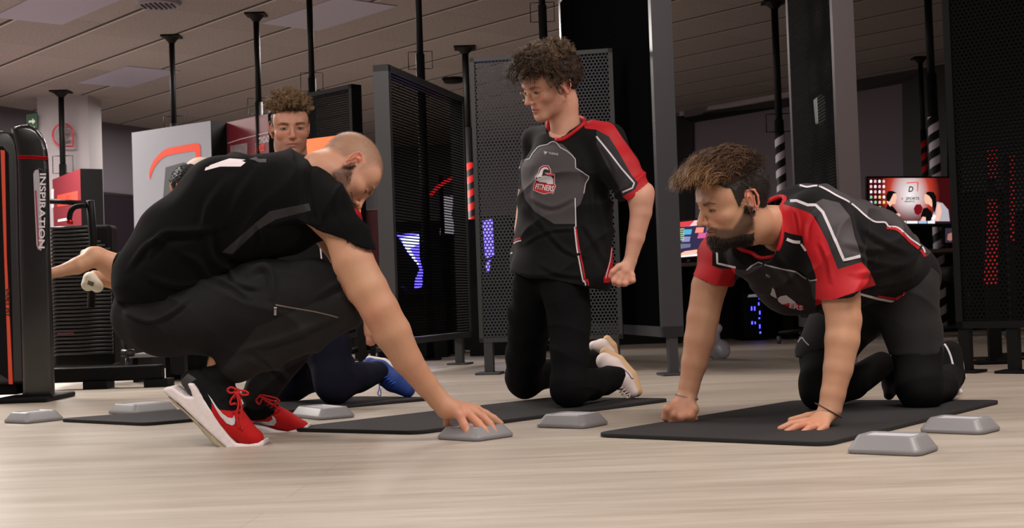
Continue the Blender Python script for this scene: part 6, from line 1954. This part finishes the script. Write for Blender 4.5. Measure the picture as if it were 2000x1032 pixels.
def art1(r, S, ux, uy, W_, H_):
    o = quad('screen', [S(0, 0), S(1, 0), S(1, 1), S(0, 1)], bg_material('screen_backdrop'), None, r)
    for i, q in enumerate([(0, 0), (1, 0), (1, 1), (0, 1)]): o.data.uv_layers[0].data[i].uv = q
    k = em('screen_black', (14, 12, 14), .6); wh = em('screen_white', (245, 240, 244), 1); sk = em('screen_skin', (236, 186, 160), 1); rd = em('screen_red', (226, 60, 44), 1)
    # icons
    for i in range(6):
        for j in range(4):
            if i == 5 and j == 3: continue
            u = .03 + j * .052; v = .93 - i * .115
            m = [wh, em('icon_pink', (240, 180, 190)), em('icon_blue', (170, 190, 230)), em('icon_yellow', (236, 210, 120)), em('icon_green', (120, 200, 150))][(i * 3 + j * 2) % 5 if i > 2 else (i + j) % 2]
            sp(r, S, [(u - .014, v - .035), (u + .012, v - .035), (u + .016, v + .01), (u + .004, v + .035), (u - .014, v + .02)], m, 'desktop_icon', .004)
    # logo and words
    t = lambda s, u, v, w_, h_, m, sh=0: text_flat(s, S(u, v, .005), ux, uy, W_ * w_, H_ * h_, m, 'screen_lettering', shear=sh, root=r)
    t('D', .515, .755, .062, .125, k, .2)
    t('SPORTS', .535, .55, .165, .06, k, .15); t('e', .408, .545, .022, .045, rd, .15); t('BENEFITS', .50, .485, .12, .032, k)
    sp(r, S, [(.455, .87), (.475, .905), (.61, .915), (.60, .70), (.59, .70), (.595, .895), (.48, .885)], rd, 'screen_logo', .004)
    # two facing figures
    sp(r, S, [(.20, .30), (.22, .38), (.235, .45), (.30, .36), (.335, .28), (.39, .10), (.30, .02), (.18, .02)], k, 'screen_figure', .005)
    sp(r, S, [(.22, .46), (.215, .60), (.235, .70), (.28, .71), (.335, .67), (.345, .58), (.33, .50), (.325, .43), (.285, .43), (.26, .37), (.235, .43)], sk, 'screen_figure', .006)
    sp(r, S, [(.215, .50), (.21, .62), (.235, .71), (.29, .715), (.345, .67), (.30, .655), (.285, .60), (.265, .53), (.25, .48)], k, 'screen_figure', .007)
    sp(r, S, [(.31, .20), (.36, .23), (.385, .19), (.37, .14), (.33, .15)], sk, 'screen_figure', .006)
    sp(r, S, [(.70, .05), (.76, .10), (.80, .30), (.83, .48), (.90, .45), (.97, .30), (.985, .05)], em('screen_grey', (170, 168, 178), 1), 'screen_figure', .005)
    sp(r, S, [(.68, .62), (.675, .52), (.69, .44), (.73, .42), (.77, .36), (.79, .55), (.76, .66), (.70, .68)], sk, 'screen_figure', .006)
    sp(r, S, [(.69, .66), (.72, .70), (.79, .69), (.82, .60), (.825, .40), (.80, .22), (.775, .40), (.77, .52), (.74, .60)], k, 'screen_figure', .007)
    sp(r, S, [(.83, .42), (.87, .43), (.885, .25), (.85, .05), (.80, .08), (.825, .22)], sk, 'screen_figure', .008)
    sp(r, S, [(.545, .33), (.575, .42), (.63, .42), (.655, .34), (.64, .24), (.60, .18), (.56, .22)], em('glove_red', (120, 14, 28), .9), 'screen_figure', .009)
    sp(r, S, [(.63, .16), (.66, .33), (.71, .35), (.76, .26), (.78, .12), (.73, .04), (.66, .06)], k, 'screen_figure', .010)
    sp(r, S, [(.62, .05), (.65, .15), (.69, .14), (.69, .04)], sk, 'screen_figure', .011)
    sp(r, S, [(.755, .10), (.785, .20), (.815, .17), (.79, .06)], wh, 'screen_figure', .011)
    for u0, u1, m in [(.41, .445, wh), (.455, .59, wh), (.60, .70, em('icon_sky', (150, 190, 230))), (.71, .80, wh)]:
        sp(r, S, [(u0, .0), (u1, .0), (u1, .055), (u0, .055)], m, 'taskbar_icon', .012)
screen('large lit monitor showing eSPORTS with two facing figures above the bearded man\'s back', (1696, 348), (1856, 348), (1697, 437), (1857, 440), (10.8, 10.8), art1)
def art2(r, S, ux, uy, W_, H_):
    wh = MATS['screen_white']; k = MATS['screen_black']
    o = quad('screen', [S(0, 0), S(1, 0), S(1, 1), S(0, 1)], em('screen_navy', (44, 40, 70), 1), None, r)
    sp(r, S, [(0, .86), (1, .84), (1, 1), (0, 1)], em('header_pink', (240, 190, 196), 1), 'web_header', .004)
    sp(r, S, [(0, .86), (.2, .86), (.3, 1), (0, 1)], em('header_red', (200, 60, 70), 1), 'web_header', .005)
    for (u, v, rgb) in [(.15, .7, (80, 160, 200)), (.4, .72, (230, 140, 120)), (.62, .68, (150, 90, 190)), (.45, .56, (200, 90, 140)), (.12, .5, (130, 130, 180)), (.7, .8, (240, 190, 170))]:
        sp(r, S, [(u - .09, v - .07), (u + .08, v - .08), (u + .1, v + .06), (u - .06, v + .08)], em('tile_%d_%d_%d' % rgb, rgb, 1), 'thumbnail', .005)
    for i in range(6): sp(r, S, [(.0, .48 + i * .06), (.09, .48 + i * .06), (.09, .51 + i * .06), (0, .51 + i * .06)], em('list_green', (160, 190, 130), 1), 'list_row', .006)
    sp(r, S, [(0, .02), (.35, .04), (.36, .18), (.1, .16), (0, .1)], em('tile_skin', (236, 180, 160), 1), 'thumbnail', .006)
    sp(r, S, [(.4, .08), (.7, .10), (.7, .22), (.42, .2)], em('tile_steel', (120, 140, 180), 1), 'thumbnail', .006)
    sp(r, S, [(.0, .24), (.22, .26), (.22, .36), (0, .38)], em('tile_slate', (100, 104, 130), 1), 'thumbnail', .006)
    sp(r, S, [(0, 0), (1, .0), (1, .06), (0, .04)], wh, 'taskbar_icon', .007)
screen('small lit monitor with a colourful web page by the bearded man\'s chin', (1329, 434), (1424, 424), (1329, 503), (1424, 494), (10.9, 10.6), art2, .03)
def art3(r, S, ux, uy, W_, H_):
    quad('screen', [S(0, 0), S(1, 0), S(1, 1), S(0, 1)], em('screen_dim', (60, 50, 64), .7), None, r)
    sp(r, S, [(.1, .2), (.3, .1), (.5, .3), (.4, .7), (.15, .6)], em('tile_dimskin', (160, 110, 100), 1), 'thumbnail', .004)
    sp(r, S, [(.6, .6), (.8, .6), (.8, .8), (.6, .8)], em('tile_dimwhite', (160, 160, 180), 1), 'thumbnail', .004)
screen('partly hidden small monitor right of the large one', (1846, 446), (1880, 446), (1846, 474), (1880, 474), (10.7, 10.7), art3, .055)
DESKM = mat('desk_edge_wood', (70, 52, 44), .6)
def desk(label, x0, x1, Y, z):
    a, b_ = at(x0, 500, Y)[0], at(x1, 500, Y)[0]
    r = empty('gaming_desk', ((a + b_) / 2, Y, 0), label, 'desk')
    b = MB(); b.box(((a + b_) / 2, Y + .35, z), (b_ - a, .7, .03), bev=.004); b.build('desk_top', DESKM, None, False, r)
    b = MB(); b.box(((a + b_) / 2, Y + .68, z / 2), (b_ - a, .02, z)); b.build('modesty_panel', MATTEB, None, False, r)
    for x in (a + .04, b_ - .04):
        b = MB(); b.box((x, Y + .35, z / 2 - .01), (.06, .6, z - .03)); b.build('leg', MATTEB, None, False, r)
desk('long dark desk under the large lit monitor', 1560, 1990, 10.4, at(1830, 490, 10.4)[2])
desk('dark desk behind the bearded man\'s arm', 1310, 1550, 10.4, at(1400, 515, 10.4)[2])
# black partition slabs added to hide the far floor, dark in shade
def slab(name, label, cat, x0, x1, Y, z0, z1, th=.05, m=MATTEB):
    a, b_ = at(x0, 500, Y)[0], at(x1, 500, Y)[0]
    o = MB().box(((a + b_) / 2, Y, (z0 + z1) / 2), (b_ - a, th, z1 - z0)).build(name, m)
    return props(o, label, cat)
slab('shade_backdrop', 'low black partition added for the shade behind the desks at the right', 'backdrop', 1300, 2160, 11.9, 0, 1.0)
slab('shade_backdrop', 'black partition added for the dark behind the perforated panels in the centre', 'backdrop', 620, 1300, 10.6, 0, 1.02)
slab('shade_backdrop', 'dark partition added for the dark behind the exercise machines at the left', 'backdrop', 60, 600, 9.2, 0, .72)
def pc(label, x0, x1, y0, y1, Y, art):
    P0 = at(x0, y1, Y); P1 = at(x1, y0, Y)
    r = empty('computer_case', ((P0[0] + P1[0]) / 2, Y, P0[2]), label, 'computer')
    b = MB(); b.box(((P0[0] + P1[0]) / 2, Y + .22, (P0[2] + P1[2]) / 2), (P1[0] - P0[0], .43, P1[2] - P0[2]), bev=.008); b.build('case', MATTEB, None, False, r)
    art(r, Y)
    return r, P0[2]
BL = mat('blue_led', (70, 70, 255), .5, emit=3.5); PU = mat('violet_led', (84, 70, 255), .5, emit=7); RL = mat('red_led', (220, 14, 22), .5, emit=1.3); WLED = mat('white_led', (200, 255, 235), .5, emit=4)
def artpc(r, Y):
    for (x, y, w_, h_) in [(1483, 581, 3, 8), (1482, 594, 2.4, 6), (1484, 611, 2.6, 7), (1483, 622, 3, 3), (1484, 638, 2.6, 8), (1485, 650, 3, 4), (1468, 603, 2.4, 8), (1474, 603, 2.4, 8), (1469, 631, 3, 6), (1475, 631, 2.4, 5)]:
        flat_px('led', [(x - w_ / 2, y - h_ / 2), (x + w_ / 2, y - h_ / 2), (x + w_ / 2, y + h_ / 2), (x - w_ / 2, y + h_ / 2)], Y - .004, BL, r)
    flat_px('case_badge', [(1462, 576), (1484, 574), (1484, 580), (1460, 581)], Y - .004, mat('badge_pale', (150, 150, 165), .4, emit=.3), r)
r, zb0 = pc('black computer case with blue lights under the desk', 1455, 1490, 572, 662, 10.5, artpc)
b = MB(); b.box((r.location[0], 10.72, zb0 / 2), (.18, .44, zb0)); b.build('case_stand', MATTEB, None, False, r)
def artpc2(r, Y):
    def zp(x, y): return (690 + x / 2.717, 380 + y / 2.717)
    flat_px('window_glow', [zp(*p) for p in [(228, 212), (350, 205), (352, 340), (370, 400), (365, 490), (325, 505), (325, 460), (350, 400), (340, 370), (290, 310), (255, 250)]], Y - .004, PU, r)
    flat_px('window_glow', [zp(*p) for p in [(250, 228), (350, 214), (348, 262), (300, 290), (330, 340), (350, 372), (344, 376), (318, 345), (285, 300), (262, 258)]], Y - .008, mat('pale_violet_led', (190, 200, 255), .5, emit=6), r)
r, zb0 = pc('black computer case glowing violet behind the tall perforated panel', 760, 832, 452, 580, 9.3, artpc2)
b = MB(); b.box((r.location[0], 9.6, zb0 / 2), (.5, .5, zb0)); b.build('case_stand', MATTEB, None, False, r)
def artpc3(r, Y):
    flat_px('window_glow', [(942, 432), (962, 428), (965, 500), (948, 505)], Y - .004, mat('dim_violet_led', (96, 80, 240), .5, emit=4), r)
    flat_px('window_glow', [(948, 512), (958, 508), (956, 530), (950, 532)], Y - .004, MATS['dim_violet_led'], r)
r, zb0 = pc('black computer case with violet glow behind the grey perforated panel', 935, 1000, 420, 560, 9.3, artpc3)
b = MB(); b.box((r.location[0], 9.6, zb0 / 2), (.4, .5, zb0)); b.build('case_stand', MATTEB, None, False, r)
def glow(label, poly, Y, m, name='led_strip'):
    A_ = np.array(poly); x = (A_[:, 0].min() + A_[:, 0].max()) / 2
    P0 = at(x, A_[:, 1].max(), Y)
    r = empty(name, (P0[0], Y, 0), label, 'light strip')
    flat_px('lit_face', poly, Y, m, r, .01)
    b = MB(); top = at(x, A_[:, 1].min(), Y)[2]; b.box((P0[0], Y + .03, top / 2), (.03, .03, top)); b.box((P0[0], Y + .03, .006), (.2, .2, .012)); b.build('stand', MATTEB, None, False, r)
    return r
glow('red curved light strip seen through the tall panel', [(838, 380), (850, 365), (868, 352), (886, 344), (886, 351), (870, 359), (853, 372), (842, 385)], 9.95, RL)
glow('pale lit screen patch seen through the tall panel', [(866, 384), (887, 382), (884, 400), (882, 420), (888, 440), (887, 458), (859, 458)], 10.1, mat('dim_white_led', (170, 165, 175), .5, emit=1.2), 'screen_patch')
glow('red light strip behind the right-hand panel', [(1930, 390), (1948, 390), (1950, 470), (1948, 558), (1922, 558), (1928, 470)], 6.4, mat('dim_red_led', (150, 10, 18), .5, emit=.8))
glow('thin red light strip high behind the right-hand panel', [(1930, 292), (1948, 292), (1948, 350), (1930, 350)], 6.7, MATS['dim_red_led'])
glow('thin red light strip at the far right behind the panel', [(1972, 300), (1982, 300), (1982, 470), (1974, 470)], 7.0, MATS['dim_red_led'])
glow('short blue light strip beside the squatting man\'s shoulder', [(719, 462), (724, 464), (725, 512), (720, 508)], 8.3, mat('pale_blue_led', (120, 160, 255), .5, emit=3))
o = MB().tube([at(1498, 584, 10.4), at(1498, 584, 10.39)], .008, 10).build('indicator_light', WLED); props(o, 'tiny white indicator light beside the blue-lit computer', 'light')
# office chair casters and small clutter
def chair(label, px, Y, red=True, ycut=0):
    c = at(px, 500, Y); x = c[0]
    r = empty('gaming_chair', (x, Y, 0), label, 'chair')
    b = MB(); b.box((x, Y, .45), (.46, .46, .10), bev=.04); b.build('seat', MATTEB, None, True, r)
    b = MB(); b.box((x, Y - .22, .74), (.36, .10, .50), bev=.045); b.build('backrest', MATTEB if not red else mat('maroon_fabric', (70, 16, 24), .8), None, True, r)
    b = MB(); b.tube([(x, Y, .10), (x, Y, .42)], .03, 10); b.build('gas_lift', STEEL, None, True, r)
    for k_ in range(5):
        a = k_ * 2 * math.pi / 5 + .3
        e = (x + .27 * math.cos(a), Y + .27 * math.sin(a))
        b = MB(); b.tube([(x, Y, .10), (e[0], e[1], .075)], [.022, .014], 8); b.build('base_arm', STEEL, None, True, r)
        b = MB(); b.tube([(e[0] - .012, e[1], .028), (e[0] + .012, e[1], .028)], .028, 14); b.build('caster', mat('caster_grey', (70, 70, 74), .35), None, True, r)
chair('dark chair with casters behind the grey perforated panel', 1075, 7.9, False)
chair('maroon gaming chair beside the shaved-headed man', 722, 8.9, True)
chair('black gaming chair by the desk at the right', 1895, 9.2, False)
chair('black gaming chair behind the bearded man\'s legs', 1590, 9.6, False)
o = MB().box(at(1490, 690, 9.7) , (.22, .2, .10), bev=.004).build('cardboard_box', mat('cardboard', (92, 62, 44), .8)); o.location.z -= 0; props(o, 'small brown cardboard box on the floor behind the bearded man\'s arm', 'box')
f = Fld((-.2, -.15, 0), (.2, .15, .3), .01)
for (x, y, z, q) in [(-.06, 0, .05, .06), (.05, .02, .05, .065), (.0, .0, .12, .055), (.04, 0, .18, .035)]: f.union(ell((x, y, z), (q, q, q)), .02)
V, Q = f.mesh(); V = wrinkle(V, Q, .008, 12, 3); c = gnd(1393, 704)
o = mkobj('plastic_bag', V + np.array([c[0], c[1] + .1, 0]), Q, mat('bag_white', (150, 145, 155), .4)); props(o, 'crumpled pale plastic bag on the floor behind the bearded man\'s forearm', 'bag')

# ================================================================== the people
man_on_hands()
man_kneeling()
man_squatting()
man_behind()
gym_user()
cap_wearer()

# things stand at their own base: move the origin of every top-level mesh there
def settle(o):
    me = o.data
    if o.matrix_world != Matrix.Identity(4) and tuple(o.location) != (0, 0, 0): return
    n = len(me.vertices)
    v = np.empty(n * 3, np.float32); me.vertices.foreach_get('co', v); v = v.reshape(-1, 3)
    c = np.array([(v[:, 0].min() + v[:, 0].max()) / 2, (v[:, 1].min() + v[:, 1].max()) / 2, v[:, 2].min()], np.float32)
    me.vertices.foreach_set('co', (v - c).ravel()); me.update()
    o.location = Vector(c.tolist())
    for ch in o.children:
        ch.matrix_parent_inverse = Matrix.Translation(-Vector(c.tolist()))
for o in list(scene.objects):
    if o.type == 'MESH' and o.parent is None: settle(o)
print('VERTS', sum(len(o.data.vertices) for o in scene.objects if o.type == 'MESH'))
